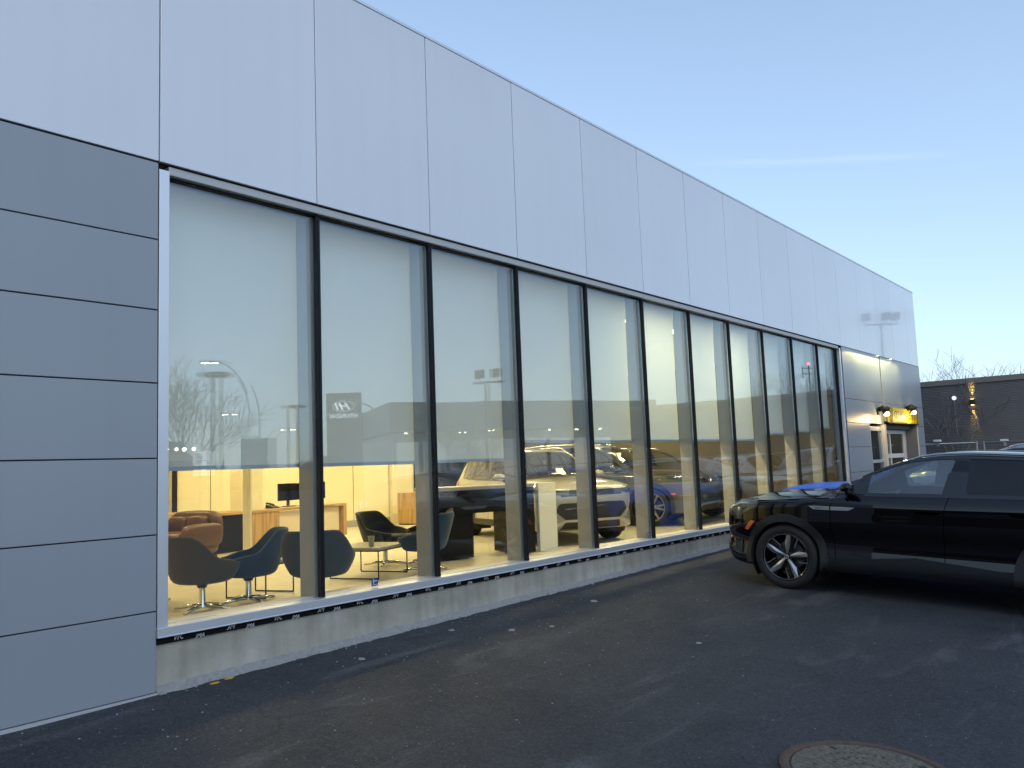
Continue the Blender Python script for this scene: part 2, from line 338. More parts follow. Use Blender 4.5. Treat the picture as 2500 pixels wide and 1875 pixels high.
# outside
def siding_mat():
    m = mat('brown_siding', (.16,.15,.145), .5, .0, spec=.4); N, L = nt(m); p = N['Principled BSDF']; tc = N.new('ShaderNodeTexCoord')
    n = N.new('ShaderNodeTexNoise'); n.inputs['Scale'].default_value = 1.1; n.inputs['Detail'].default_value = 6; L.new(tc.outputs['Object'], n.inputs['Vector'])
    rp = ramp(N, [(.3, (.135,.124,.120)), (.7, (.175,.163,.158))]); L.new(n.outputs['Fac'], rp.inputs[0]); L.new(rp.outputs[0], p.inputs['Base Color'])
    return m
M['siding'] = siding_mat()
M['coping'] = mat('brown_coping', (.21,.185,.16), .5, .2)
M['galv'] = mat('galvanised_steel', (.34,.35,.36), .45, .7, noise=.1, nscale=10)
M['dark_metal'] = mat('dark_bronze_metal', (.03,.028,.026), .45, .5)
M['bark'] = mat('bark', (.075,.062,.052), .9, noise=.3, nscale=20)
M['twig'] = mat('twigs', (.17,.155,.145), .9)
M['sign_yellow'] = mat('yellow_sign_face', (.60,.42,.02), .45)
M['ink'] = mat('black_ink', (.012,.012,.012), .5)
M['cream_reveal'] = mat('cream_reveal', (.55,.47,.36), .6)
M['garage_in'] = mat('workshop_wall', (.12,.10,.08), .8)
M['white_frame'] = mat('white_frame', (.55,.56,.58), .4)
M['facade_grey'] = mat('metal_facade', (.19,.21,.24), .4, .2)
M['pylon'] = mat('pylon_blue_grey', (.06,.07,.085), .4)
M['treeline'] = mat('bare_woods', (.10,.075,.06), .95, noise=.5, nscale=1.5)
M['brick_red'] = mat('red_brick_far', (.17,.085,.06), .85, noise=.25, nscale=2)
M['shingle'] = mat('roof_shingle', (.08,.075,.07), .85, noise=.2)
def emis(name, col, s):
    m = bpy.data.materials.new(name); m.use_nodes = True; N, L = nt(m); N.remove(N['Principled BSDF'])
    e = N.new('ShaderNodeEmission'); e.inputs[0].default_value = (*col, 1); e.inputs[1].default_value = s; L.new(e.outputs[0], N['Material Output'].inputs[0]); return m
# car
def paint(name, col, rough=.28, flake=0, coat=1):
    return mat(name, col, rough, flake, coat=coat, coat_r=.012, spec=.5 if max(col) > .05 else .0)
M['p_black'] = paint('black_paint', (.0018,.002,.0035), .5, 0, 1); M['p_white'] = paint('white_paint', (.30,.29,.265)); M['p_blue'] = paint('blue_paint', (.008,.13,.68), .5, 0, .2)
M['p_grey'] = paint('grey_green_paint', (.085,.082,.066), .3, .3); M['p_silver'] = paint('silver_paint', (.36,.37,.38), .3, .6); M['p_dark'] = paint('graphite_paint', (.012,.014,.016))
M['p_snow'] = paint('plain_white_paint', (.66,.67,.68))
M['trim'] = mat('car_black_plastic', (.012,.012,.013), .55, noise=.1, nscale=300)
M['gloss_black'] = mat('piano_black', (.004,.004,.005), .08, coat=.6)
M['skirt'] = mat('dark_grey_skirt', (.006,.007,.009), .38, spec=.3)
M['gap'] = mat('panel_gap', (.0005,.0005,.0005), 1, spec=0)
M['tyre'] = mat('tyre_rubber', (.010,.010,.011), .75, noise=.2, nscale=40)
M['rim_silver'] = mat('machined_alloy', (.42,.42,.42), .3, .85)
M['rim_grey'] = mat('painted_alloy', (.30,.30,.30), .35, .6)
M['car_chrome'] = mat('bright_trim', (.62,.62,.62), .25, .8)
M['lens'] = glass_mat('lamp_lens', (.62,.66,.68), .04); M['lamp_in'] = mat('lamp_bowl', (.10,.108,.12), .3, .5)
M['amber'] = mat('amber_reflector', (.85,.16,.01), .22, spec=.8); M['red_lens'] = mat('red_lens', (.30,.008,.006), .12, coat=.8)
M['car_glass'] = glass_mat('tinted_glass', (.74,.80,.78), .15); M['privacy'] = glass_mat('privacy_glass', (.035,.04,.05), .05)
M['cabin'] = mat('cabin_trim', (.02,.02,.022), .7); M['seat_f'] = mat('seat_fabric', (.03,.03,.034), .85)
M['drl'] = emis('lit_headlamp', (1,.97,.9), 1.2)
M['disc'] = mat('brake_disc', (.18,.18,.18), .4, .8)
# ------------------------------------------------------------------ ground
def gz(x, y):
    return .0124*max(-15, min(30, x)) + (0 if y > 0 else .055*max(y, -5))
def in_bldg(x, y): return -30 < x < 21.9 and .14 < y < 11.9
xs = sorted(set([-400,-150,-60,-30.1,-29.9,-15] + [-8+i for i in range(30)] + [21.85,21.95,24,27,30,40,60,100,200,400]))
ys = sorted(set([-400,-200,-100,-60,-40,-20,-12,-8] + [-6+.5*i for i in range(12)] + [0,.06,.13,.15,11.8,12,20,60,200,400]))
g = MB(); g.grid([[(x, y, (-.6 if in_bldg(x, y) else gz(x, y))) for y in ys] for x in xs])
tag(g.build('parking_lot', M['asphalt'], fixn=False, smooth=False), kind='structure')
# grit scattered over the asphalt
g = MB(); rnd = random.Random(3)
def chip(mb, x, y, s, flat=.5):
    z = gz(x, y); n = 6; a0 = rnd.random()*6
    top = [(x+s*rnd.uniform(.5,1)*math.cos(a0+k*PI/3), y+s*rnd.uniform(.5,1)*math.sin(a0+k*PI/3), z+s*flat*rnd.uniform(.5,1)) for k in range(n)]
    bot = [(x+s*1.05*math.cos(a0+k*PI/3), y+s*1.05*math.sin(a0+k*PI/3), z-.001) for k in range(n)]
    mb.add(top+bot, [tuple(range(n))]+[(i+n, (i+1) % n+n, (i+1) % n, i) for i in range(n)])
for i in range(850):
    x = rnd.uniform(-2.2, 9); y = -abs(rnd.gauss(0, 1.3))-.03
    if x > 5.3 and y < -1.2: continue
    chip(g, x, y, rnd.choice([.002,.0025,.003,.004,.005,.008]))
for i in range(350):
    chip(g, rnd.uniform(-1.5, 5), rnd.uniform(-5, -1), rnd.choice([.002,.003,.0035,.005]))
tag(g.build('grit', M['stone']), 'loose pale grit and road salt scattered over the dark asphalt', 'grit', kind='stuff')
chips = [(2.95,-.75,.035,'flat white chip alone on the asphalt in front of the fourth window'),(4.5,-.62,.045,'pale chip nearest the front tyre of the black car'),(1.45,-.42,.03,'pale chip lying below the second window'),(3.3,-.95,.025,'small pale chip between the plinth and the manhole'),(2.6,-.32,.03,'white chip close against the concrete plinth'),(3.6,-2.3,.026,'lone white chip in the open asphalt near the black car')]
for x, y, s, lb in chips:
    m_ = MB(); chip(m_, x, y, s, .35); tag(m_.build('stone_chip', M['stone']), lb, 'stone', 'pale chips on the asphalt')
# two scraps of yellow marking by the plinth
for x, y, lb in ((.36,-.075,'left scrap of yellow marking paint by the plinth'),(.49,-.055,'right scrap of yellow marking paint by the plinth')):
    m_ = MB(); n = 9; zz = gz(x, y)+.004
    pts = [(x+.045*rnd.uniform(.7,1)*math.cos(k*2*PI/n), y+.020*rnd.uniform(.7,1.1)*math.sin(k*2*PI/n)) for k in range(n)]
    m_.add([(a, b, zz) for a, b in pts]+[(a, b, zz-.006) for a, b in pts], [tuple(range(n))]+[(i+n, (i+1) % n+n, (i+1) % n, i) for i in range(n)])
    tag(m_.build('paint_mark', M['yellow_paint']), lb, 'paint mark', 'yellow paint marks')
# manhole
mh = (1.70, -4.24); mz = gz(*mh)
mt = thing('manhole_cover', 'round rusty cast iron manhole cover set in the asphalt', 'manhole cover', (mh[0], mh[1], mz))
mt.rotation_euler = (math.atan(.055), -math.atan(.0124), .35)
g = MB(); g.lathe([(.45,-.03),(.45,.008),(.442,.012),(.402,.012),(.396,.006),(.396,-.03)], 64); g.build('rim', M['rust'], mt, smooth=True, fixn=False)
g = MB(); g.lathe([(0,.008),(.384,.008),(.390,.004),(.390,-.02)], 64)
g.build('lid', M['iron'], mt, smooth=False)
for k in range(4):
    g = MB()
    a = k*PI/2+.5; c = (.33*math.cos(a), .33*math.sin(a), .0085); g.obox(c, (.02*math.cos(a), .02*math.sin(a), 0), (-.011*math.sin(a), .011*math.cos(a), 0), (0,0,.002))
    g.build('pick_hole', M['joint'], mt)
g = MB()
for rr in (.10,.18,.26):
    for k in range(int(rr*150)):
        a = k*2*PI/int(rr*150)+rr*9; c = (rr*math.cos(a), rr*math.sin(a), .0095); g.obox(c, (.011*math.cos(a+.6), .011*math.sin(a+.6), 0), (-.006*math.sin(a+.6), .006*math.cos(a+.6), 0), (0,0,.0022))
g.build('tread', M['iron'], mt)

# ------------------------------------------------------------------ showroom building
PW = 1.4; ZS = 3.853; ZT = 5.942; XE = 21.985
B = thing('showroom_building', 'long flat showroom clad in white and grey panels with a full glass front', 'building', (0,0,0))
g = MB(); ed = [-4.2,-2.1,-.04]+[k*PW for k in range(1, 16)]+[XE]
for a, b in zip(ed[:-1], ed[1:]): g.panel(a+.0045, b-.0045, ZS, ZT)
def toned(o):
    at = o.data.attributes.new('tone', 'FLOAT', 'FACE'); rn = random.Random(11); n = len(o.data.polygons)//6
    tv = [rn.random() for _ in range(n)]; at.data.foreach_set('value', [tv[i//6] for i in range(n*6)]); return o
toned(g.build('white_cladding', M['white_panel'], B, bevel=.004, fixn=False))
g = MB(); g.box(-4.2, XE-.006, .02, .32, ZS+.004, ZT-.01); g.box(-4.2, -.045, .02, .32, -.2, ZS-.01)
g.box(15.40, 17.0, .02, .30, -.2, ZS-.01); g.box(17.0, 18.285, .02, .30, 2.2, ZS-.012); g.box(18.285, 21.225, .02, .30, 2.24, ZS-.01); g.box(21.225, XE-.006, .02, .30, -.2, ZS-.012)
g.build('cladding_joint', M['joint'], B)
g = MB(); g.box(-4.2, XE+.01, -.006, .4, ZT+.002, ZT+.03); g.build('parapet_coping', M['alu'], B)
# grey panels
zr = [.012,.5687,1.102,1.645,2.188,2.726,3.253,ZS-.012]
g = MB()
for a, b in zip(zr[:-1], zr[1:]): g.panel(-4.2, -.048, a+.0045, b-.0045)
toned(g.build('grey_cladding', M['grey_panel'], B, bevel=.003, fixn=False)); g = MB()
def gp(x0, x1, z0, z1): g.panel(x0+.005, x1-.005, z0+.005, z1-.005)
for a, b in ((15.40,18.17),(18.24,21.0),(21.0,XE)): gp(a, b, 2.705, ZS-.006)
gp(15.40, 18.17, 2.18, 2.705); gp(18.24, 21.24, 2.26, 2.705); gp(21.24, XE, 2.18, 2.705)
for a, b in ((1.645,2.18),(1.10,1.645),(.57,1.10),(.2,.57)): gp(15.40, 17.02, a, b); gp(21.24, XE, a, b)
toned(g.build('grey_cladding', M['grey_panel'], B, bevel=.003, fixn=False))
g = MB(); g.box(-4.2, -.046, -.012, .03, -.012, .012); g.build('base_trim', M['alu'], B)
# end wall, back wall, roof
g = MB(); g.box(XE-.3, XE, .33, 12, -.3, ZT-.02); g.box(-4.2, XE-.31, 11.7, 12, -.3, ZT-.02); g.box(-4.2, -3.9, .33, 11.69, -.3, ZT-.02)
g.build('outer_wall', M['grey_panel'], B)
g = MB(); g.box(-3.89, XE-.31, .33, 11.69, ZT-.5, ZT-.2); g.build('roof', M['roofing'], B)
# plinth, flashing with its cut-off print, sill
g = MB()
n = 160; top = .335; row = []
for i in range(n+1):
    x = -.046+(15.40+.046)*i/n; dy = rnd.uniform(0,.004)
    row.append([(x, .03, top), (x, .030-dy*.5, .2), (x, .026-dy, gz(x,0)+.05), (x, .004-rnd.uniform(0,.012), gz(x,0)+.012+rnd.uniform(0,.012)), (x, -.012-rnd.uniform(0,.03), gz(x,0)-.006)])
g.grid([r_[:4] for r_ in row]); g.build('plinth', M['concrete'], B, smooth=True)
g = MB(); g.grid([[(q[0], q[1]-.001, q[2]+.002) for q in r_[2:]] for r_ in row]); g.build('plinth_foot', M['salt_crust'], B, smooth=True)
g = MB()
for i in range(260):
    x = rnd.uniform(-.04, 9); s = rnd.uniform(.004,.016)*(1.3 if 4 < x < 7.5 else .8); zc = gz(x,0)+rnd.uniform(.0,.02); y = -.01-abs(rnd.gauss(0,.02))
    c = len(g.v); k_ = 6
    g.add([(x+s*1.6*math.cos(k*PI/3)*rnd.uniform(.6,1), y+s*math.sin(k*PI/3)*rnd.uniform(.6,1), zc-.01) for k in range(6)]+[(x+rnd.uniform(-.3,.3)*s, y, zc+s*.5)], [(k, (k+1) % 6, 6) for k in range(6)])
g.build('salt_crust', M['salt_crust'], B)['kind'] = 'stuff'
g = MB(); g.box(-.046, 15.40, .012, .03, .333, .381); g.build('flashing_strip', M['flash'], B)
g = MB(); k = 0; x = .12
while x < 15.2:
    f = frame_m((x, .0105, .3555+(.006 if k % 2 == 0 else -.012)), (1,0,0), (0,0,1))
    text_mesh(g, 'VIC' if k % 4 == 0 else ('3M' if k % 4 == 2 else 'JMA'), f, (.052 if k % 2 == 0 else .042), shear=.4, depth=.001, res=1)
    x += .17 if k % 2 == 0 else .25; k += 1
g.build('flashing_print', M['white_ink'], B)
g = MB(); g.box(-.046, 15.40, -.018, .135, .390, .452); g.box(-.046, 15.40, -.026, -.006, .382, .392); g.build('window_sill', M['alu'], B, bevel=.004)
g = MB(); g.box(.05, 15.28, .14, .345, .385, .449); g.build('inner_sill', M['laminate'], B)
g = MB(); g.box(-.034, .046, .012, .135, .452, 3.80); g.build('window_jamb', M['alu'], B, bevel=.003); g = MB(); g.box(15.285, 15.365, .012, .135, .452, 3.80); g.build('window_jamb', M['alu'], B, bevel=.003)
g = MB(); g.box(.048, 15.283, .028, .135, 3.776, 3.843); g.build('window_head', M['alu_grey'], B, bevel=.006)
g = MB(); g.box(-.034, 15.365, .05, .06, 3.844, 3.852); g.box(.05, 15.28, .08, .132, 3.764, 3.7755); g.box(15.255, 15.283, .07, .13, .454, 3.757); g.build('gasket_and_shade_line', M['black_alu'], B)  # first strip paints the shaded gap under the cladding black; others are gaskets
for k in range(1, 11):
    x = k*PW
    m_ = MB(); m_.box(x+.024, x+.068, .055, .099, .453, 3.757); m_.box(x+.040, x+.052, .049, .056, .453, 3.757)
    mo = m_.build('mullion', M['black_alu'], B, bevel=.003)
    m_ = MB(); m_.box(x+.010, x+.074, .128, .325, .45, 3.80); m_.build('mullion_tube', M['mull_in'], mo, bevel=.003)
xp = [.047]+[k*PW+.046 for k in range(1, 11)]+[15.284]
for a, b in zip(xp[:-1], xp[1:]):
    m_ = MB(); t1, t2 = rnd.uniform(-.0022,.0022), rnd.uniform(-.0022,.0022)
    m_.add([(a,.103+t1,.4525),(b,.103-t1+t2,.4525),(b,.125-t1+t2,.4525),(a,.125+t1,.4525),(a,.103,3.77),(b,.103-t2,3.77),(b,.125-t2,3.77),(a,.125,3.77)], [(0,3,2,1),(4,5,6,7),(0,1,5,4),(1,2,6,5),(2,3,7,6),(3,0,4,7)]); m_.build('window_pane', M['pane'], B)
# alarm stickers on the glass
for x, lb in ((2.02,'a'),(6.93,'b')):
    m_ = MB(); m_.box(x, x+.075, .0995, .1015, .462, .532); st = m_.build('window_sticker', M['sticker_blue'], B)
    m_ = MB(); m_.box(x+.012, x+.064, .0985, .0996, .503, .512); m_.box(x+.018, x+.03, .0985, .0996, .485, .524); m_.box(x+.010, x+.066, .0985, .0996, .472, .477); m_.build('sticker_print', M['white_ink'], st)
# side light and recessed glazed door
g = MB(); g.box(17.03, 17.10, .02, .12, .22, 2.12); g.box(18.00, 18.08, .02, .12, .22, 2.12); g.box(17.10, 18.0, .02, .12, 2.02, 2.12); g.box(17.10, 18.0, .02, .12, 1.27, 1.34); g.box(17.1, 18.0, .02, .12, .22, .34)
sl = g.build('side_window', M['alu'], B, bevel=.004)
g = MB(); g.box(17.10, 18.0, .06, .075, .34, 1.27); g.box(17.10, 18.0, .06, .075, 1.34, 2.02); g.build('pane', M['pane2'], sl)
g = MB(); g.box(18.09, 18.285, -.01, .33, .2, 2.18); g.build('door_reveal', M['cream_reveal'], B, bevel=.006); g = MB(); g.box(21.225, 21.262, -.012, .30, .2, 2.24); g.build('door_reveal', M['cream_reveal'], B, bevel=.006)
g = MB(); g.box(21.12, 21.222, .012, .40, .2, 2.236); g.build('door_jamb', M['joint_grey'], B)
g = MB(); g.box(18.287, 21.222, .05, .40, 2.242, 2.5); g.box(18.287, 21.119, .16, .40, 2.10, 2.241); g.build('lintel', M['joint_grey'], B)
dx0, dx1 = 18.29, 21.02; yd = .29
g = MB()
for x0_, x1_ in ((dx0,dx0+.10),(19.62,19.70),(dx1-.10,dx1)): g.box(x0_, x1_, yd, yd+.06, .22, 2.09)
for z0_, z1_ in ((.22,.40),(1.36,1.47),(1.98,2.09)):
    for x0_, x1_ in ((dx0+.10,19.62),(19.70,dx1-.10)): g.box(x0_, x1_, yd+.003, yd+.057, z0_, z1_)
dr = g.build('door', M['white_frame'], B, bevel=.004)
g = MB()
for a, b in ((dx0+.1,19.62),(19.70,dx1-.1)):
    g.box(a, b, yd+.025, yd+.035, .40, 1.36); g.box(a, b, yd+.025, yd+.035, 1.47, 1.98)
g.build('pane', M['pane2'], dr)
g = MB(); g.tube([(20.86,yd-.002,1.25),(20.86,yd-.05,1.25),(20.86,yd-.05,1.02),(20.86,yd-.002,1.02)], .014, 8); g.build('handle', M['chrome'], dr)
g = MB(); g.box(21.03, 21.115, yd-.02, yd+.06, .2, 2.098); g.build('door_post', M['alu'], B)
g = MB(); g.box(16.65, 21.6, 5.0, 5.1, .2, 3); g.box(16.65, 16.75, .35, 4.99, .2, 3); g.box(16.75, 21.6, .42, 4.99, 2.9, 3.0); g.build('workshop_wall', M['garage_in'], B)
g = MB(); g.box(16.5, 21.7, .31, 5.2, .12, .215); g.build('workshop_floor', M['garage_in'], B)
# interior shell
FZ = .18
g = MB(); g.box(-3.8, 16.6, .33, 11.6, FZ-.1, FZ); tag(g.build('showroom_floor', M['tile']), kind='structure')
WY = 10.46
g = MB(); g.box(-3.6, 16.6, WY, WY+.15, FZ, 3.95); g.box(-.35, -.2, .36, WY-.001, FZ, 3.95); g.build('interior_wall', M['wall_in'], B)
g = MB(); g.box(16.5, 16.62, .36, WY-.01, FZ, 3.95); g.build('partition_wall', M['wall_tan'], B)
g = MB(); g.box(-.19, 16.49, .36, WY-.01, 3.86, 3.95); g.build('ceiling', M['ceil'], B)
g = MB(); g.box(-.19, 16.48, WY-.02, WY-.002, FZ, FZ+.16); g.build('skirting', M['skirting'], B)
g = MB(); g.box(11.62, 11.86, WY-.14, WY-.022, FZ, 3.86); g.build('column', M['wall_in'], B, bevel=.01); g = MB(); g.box(5.60, 6.05, 7.75, 8.15, FZ, 3.86); g.build('column', M['wall_in'], B, bevel=.01)
for x in (3.0, 6.57, 10.44, 13.9):
    g = MB(); g.box(x, x+.014, WY-.004, WY+.002, FZ+.16, 3.86); g.build('wall_seam', M['joint_grey'], B)
g = MB(); g.box(5.70, 5.80, WY-.06, WY-.003, FZ+.16, 3.0); g.box(4.9, 4.98, WY-.06, WY-.003, FZ+.16, 3.0); g.box(4.981, 5.699, WY-.06, WY-.003, 2.9, 3.0)
df = g.build('door_frame', M['black_alu'], B)
g = MB(); g.box(4.99, 5.69, WY-.05, WY-.004, FZ+.02, 2.895); g.build('door_leaf', M['skirting'], df)
g = MB(); g.box(10.62, 10.69, WY-.012, WY-.001, .62, .74); g.build('wall_socket', M['paper'], B); g = MB(); g.box(10.80, 10.88, WY-.012, WY-.001, .62, .76); g.build('wall_socket', M['paper'], B)
g = MB(); g.box(12.5, 15.9, WY-.12, WY-.022, 1.0, 2.6); g.build('feature_panel', M['dark_lam'], B)
# roller blinds
BZ = [1.585,1.585,1.59,1.80,1.80,1.81,1.815,1.82,1.94,2.0,2.09]
words = ['leftmost','second','third','fourth','fifth','sixth','seventh','eighth','ninth','tenth','rightmost']
for k in range(11):
    x0 = k*PW+.055 if k else .06; x1 = min((k+1)*PW+.035, 15.28)
    t = thing('roller_blind', f'pale roller blind lowered behind the {words[k]} pane of the glass front', 'roller blind', ((x0+x1)/2, .345, 3.855), 0, 'roller blinds behind the glass front')
    w = (x1-x0)/2
    m_ = MB(); rows = []
    for i in range(13):
        xx = -w+2*w*i/12
        rows.append([(xx, .004*math.sin(xx*4+k)*(j/8), -(3.855-BZ[k])*j/8) for j in range(9)])
    m_.grid(rows); m_.build('fabric', M['blind'], t, smooth=True)
    m_ = MB(); m_.box(-w, w, -.012, .012, BZ[k]-3.855-.03, BZ[k]-3.855+.002); m_.build('bottom_bar', M['blind_bar'], t)
    m_ = MB(); m_.cyl((-w, .04, -.035), (w, .04, -.035), .033, n=14); m_.build('roller', M['alu'], t, smooth=True)
# ceiling lights
lamp_on = emis('lit_diffuser', WARM, 4)
LP = [(1.6,5.4),(5.2,5.0),(8.6,6.2),(12.2,6.6),(14.4,5.6),(3.4,8.4),(7.6,8.6),(11.6,8.4),(7.9,1.3),(10.4,1.3)]
nm = ['before the leather armchair','over the middle of the floor','behind the white car','over the grey car','near the far end of the showroom','behind the leather armchair','over the oak desk','before the back wall','behind the sixth blind','behind the eighth blind']
for (x, y), w in zip(LP, nm):
    t = thing('ceiling_light', f'long lit ceiling light {w}', 'ceiling light', (x, y, 3.855), 0, 'ceiling lights of the showroom')
    m_ = MB(); m_.box(-.75,.75,-.11,.11,-.05,0); m_.build('housing', M['alu'], t)
    m_ = MB(); m_.box(-.73,.73,-.09,.09,-.058,-.051); m_.build('diffuser', lamp_on, t)
    ld = bpy.data.lights.new('ceiling_lamp', 'AREA'); ld.shape = 'RECTANGLE'; ld.size = 1.45; ld.size_y = .2; ld.energy = 49 if y > 2 else 46; ld.color = WARM
    lo = bpy.data.objects.new('lamp', ld); COL.objects.link(lo); lo.parent = t; lo.location = (0,0,-.07)
# wall lamps beside the door
bulb = emis('lit_bulb', (1,.74,.30), 7)
for (x, z), w in zip(((17.69,2.46),(20.16,2.56)), ('left of the yellow sign','over the yellow sign')):
    t = thing('wall_lamp', f'dark hooded wall lamp shining {w}', 'wall lamp', (x, -.001, z), 0, 'wall lamps by the door')
    m_ = MB(); m_.box(-.07,.07,-.03,0,-.07,.09); m_.build('back_plate', M['dark_metal'], t, bevel=.006)
    m_ = MB(); m_.tube([(0,-.02,.07),(0,-.13,.09),(0,-.22,.0)], [.05,.085,.12], 16); m_.build('hood', M['dark_metal'], t, smooth=True)
    m_ = MB(); m_.lathe([(0,.0),(.04,-.005),(.065,-.03),(.07,-.06),(.05,-.09),(0,-.10)], 16, Matrix.Translation((0,-.20,-.0))); m_.build('bulb', bulb, t, smooth=True)
    ld = bpy.data.lights.new('wall_lamp_light', 'POINT'); ld.energy = 7; ld.color = (1,.70,.26); ld.shadow_soft_size = .05
    lo = bpy.data.objects.new('lamp', ld); COL.objects.link(lo); lo.parent = t; lo.location = (0,-.25,-.17)
# slim lights added under the white cladding for the glow on the panels
for x, w in ((18.0,'left'),(19.1,'right')):
    t = thing('added_light', f'{w} one of two added lights under the white cladding, for the yellow panel glow', 'added_light', (x, -.002, ZS-.004), 0, 'added lights under the cladding')
    m_ = MB(); m_.box(-.05,.05,-.05,0,-.006,.02); m_.build('housing', M['alu'], t)
    m_ = MB(); m_.box(-.04,.04,-.042,-.008,-.010,-.0062); m_.build('lens', emis('added_light_lens_'+w, (1,.88,.5), 3), t)
    ld = bpy.data.lights.new('added_light', 'AREA'); ld.shape = 'RECTANGLE'; ld.size = 2.4; ld.size_y = .12; ld.energy = 9; ld.color = (1,.88,.36)
    lo = bpy.data.objects.new('lamp', ld); COL.objects.link(lo); lo.parent = t; lo.location = (-.5,-.20,-.02); lo.rotation_euler = (R(-12),0,0)
# yellow sign over the door
t = thing('door_sign', 'yellow sign with black edge bars over the recessed door', 'sign', (19.83, -.012, 2.42))
m_ = MB(); m_.box(-1.40,1.40,-.05,0,-.185,.185); m_.build('face', M['sign_yellow'], t, bevel=.006)
for sx in (-1.32,-1.22,-1.12,1.20,1.30):
    m_ = MB(); m_.obox((sx,-.052,0), (.022,0,0), (0,.002,0), (.03,0,.184)); m_.build('edge_bar', M['ink'], t)
m_ = MB(); text_mesh(m_, "CLEARANCE 8'-5", frame_m((.05,-.053,.0), (1,0,0), (0,0,1)), .27, depth=.003); m_.build('lettering', M['ink'], t)
m_ = MB(); m_.box(-1.4,1.4,-.052,0,-.205,-.186); m_.build('lower_rail', M['ink'], t)
# ------------------------------------------------------------------ cars
def curve(pts):
    """smooth monotone interpolation through (x, y) knots"""
    X = np.array([p[0] for p in pts], float); Y = np.array([p[1] for p in pts], float)
    h = np.diff(X); d = np.diff(Y)/h; m = np.zeros(len(X)); m[0] = d[0]; m[-1] = d[-1]
    for i in range(1, len(X)-1):
        m[i] = 0 if d[i-1]*d[i] <= 0 else 2*d[i-1]*d[i]/(d[i-1]+d[i])
    def f(x):
        i = int(min(max(np.searchsorted(X, x)-1, 0), len(X)-2)); t = min(max((x-X[i])/h[i], 0), 1)
        return (2*t**3-3*t*t+1)*Y[i]+(t**3-2*t*t+t)*h[i]*m[i]+(-2*t**3+3*t*t)*Y[i+1]+(t**3-t*t)*h[i]*m[i+1]
    return f
def catmull(P, per):
    out = []; n = len(P)
    for i in range(n-1):
        p0, p1, p2, p3 = P[max(i-1,0)], P[i], P[i+1], P[min(i+2,n-1)]
        for k in range(per):
            t = k/per
            out.append(tuple(.5*((2*b)+(-a+c)*t+(2*a-5*b+4*c-d)*t*t+(-a+3*b-3*c+d)*t**3) for a, b, c, d in zip(p0, p1, p2, p3)))
    out.append(tuple(P[-1])); return out
def resample(poly, n):
    P = [np.array(p, float) for p in poly]; L_ = [0]
    for a, b in zip(P[:-1], P[1:]): L_.append(L_[-1]+np.linalg.norm(b-a))
    out = []
    for i in range(n+1):
        s = L_[-1]*i/n; j = min(max(int(np.searchsorted(L_, s))-1, 0), len(P)-2); d = L_[j+1]-L_[j]
        out.append(P[j]+(P[j+1]-P[j])*((s-L_[j])/d if d else 0))
    return out

class Shape:
    """body surface lofted along the length; a = distance from the nose, y half width, z height"""
    def __init__(s, d):
        s.L = d['L']; s.f = {k: curve(d[k]) for k in ('zt','zs','zb','wm','wt','cr')}; s.cache = {}
        s.tuck = d.get('tuck', .965)
    def sec(s, a):
        key = round(a, 4)
        if key in s.cache: return s.cache[key]
        f = s.f; zt, zs, zb, wm, wt, cr = (f[k](a) for k in ('zt','zs','zb','wm','wt','cr')); zr = zt-cr
        zs = min(zs, zr-.03); h = zs-zb; wt = min(wt, wm*.93)
        wsh = wm*.956
        P = [(0,zb),(wm*.6,zb),(wm*.92,zb+.015),(wm*.985,zb+.10*h),(wm*s.tuck,zb+.44*h),(wm*.998,zb+.64*h),(wm*.995,zb+.82*h),(wm*.978,zs-.005),
             (wsh+(wt-wsh)*.30,zs+(zr-zs)*.40),(wsh+(wt-wsh)*.68,zs+(zr-zs)*.78),(wt,zr),(wt*.82,zr+cr*.45),(wt*.4,zt-cr*.10),(0,zt)]
        s.cache[key] = np.array(catmull(P, 5)); return s.cache[key]
    def W(s, a, z):
        q = s.sec(a); i0, i1 = 10, 51
        return float(np.interp(z, q[i0:i1,1], q[i0:i1,0]))
    def T(s, a, y):
        q = s.sec(a)[45:][::-1]; return float(np.interp(abs(y), q[:,0], q[:,1]))
    def inside(s, a, y, z):
        f = s.f
        if not (f['zb'](a) < z): return False
        if z > s.T(a, y): return False
        return s.W(a, z) >= abs(y)
    def F(s, y, z):
        lo = None
        for i in range(0, 90):
            a = .012*i
            if s.inside(a, y, z): lo = a; break
        if lo is None: return .6
        l, h = max(0, lo-.012), lo
        for _ in range(10):
            m = (l+h)/2
            if s.inside(m, y, z): h = m
            else: l = m
        return h
    def Rr(s, y, z):
        for i in range(0, 120):
            a = s.L-.008*i
            if s.inside(a, y, z): return a
        return s.L-.5

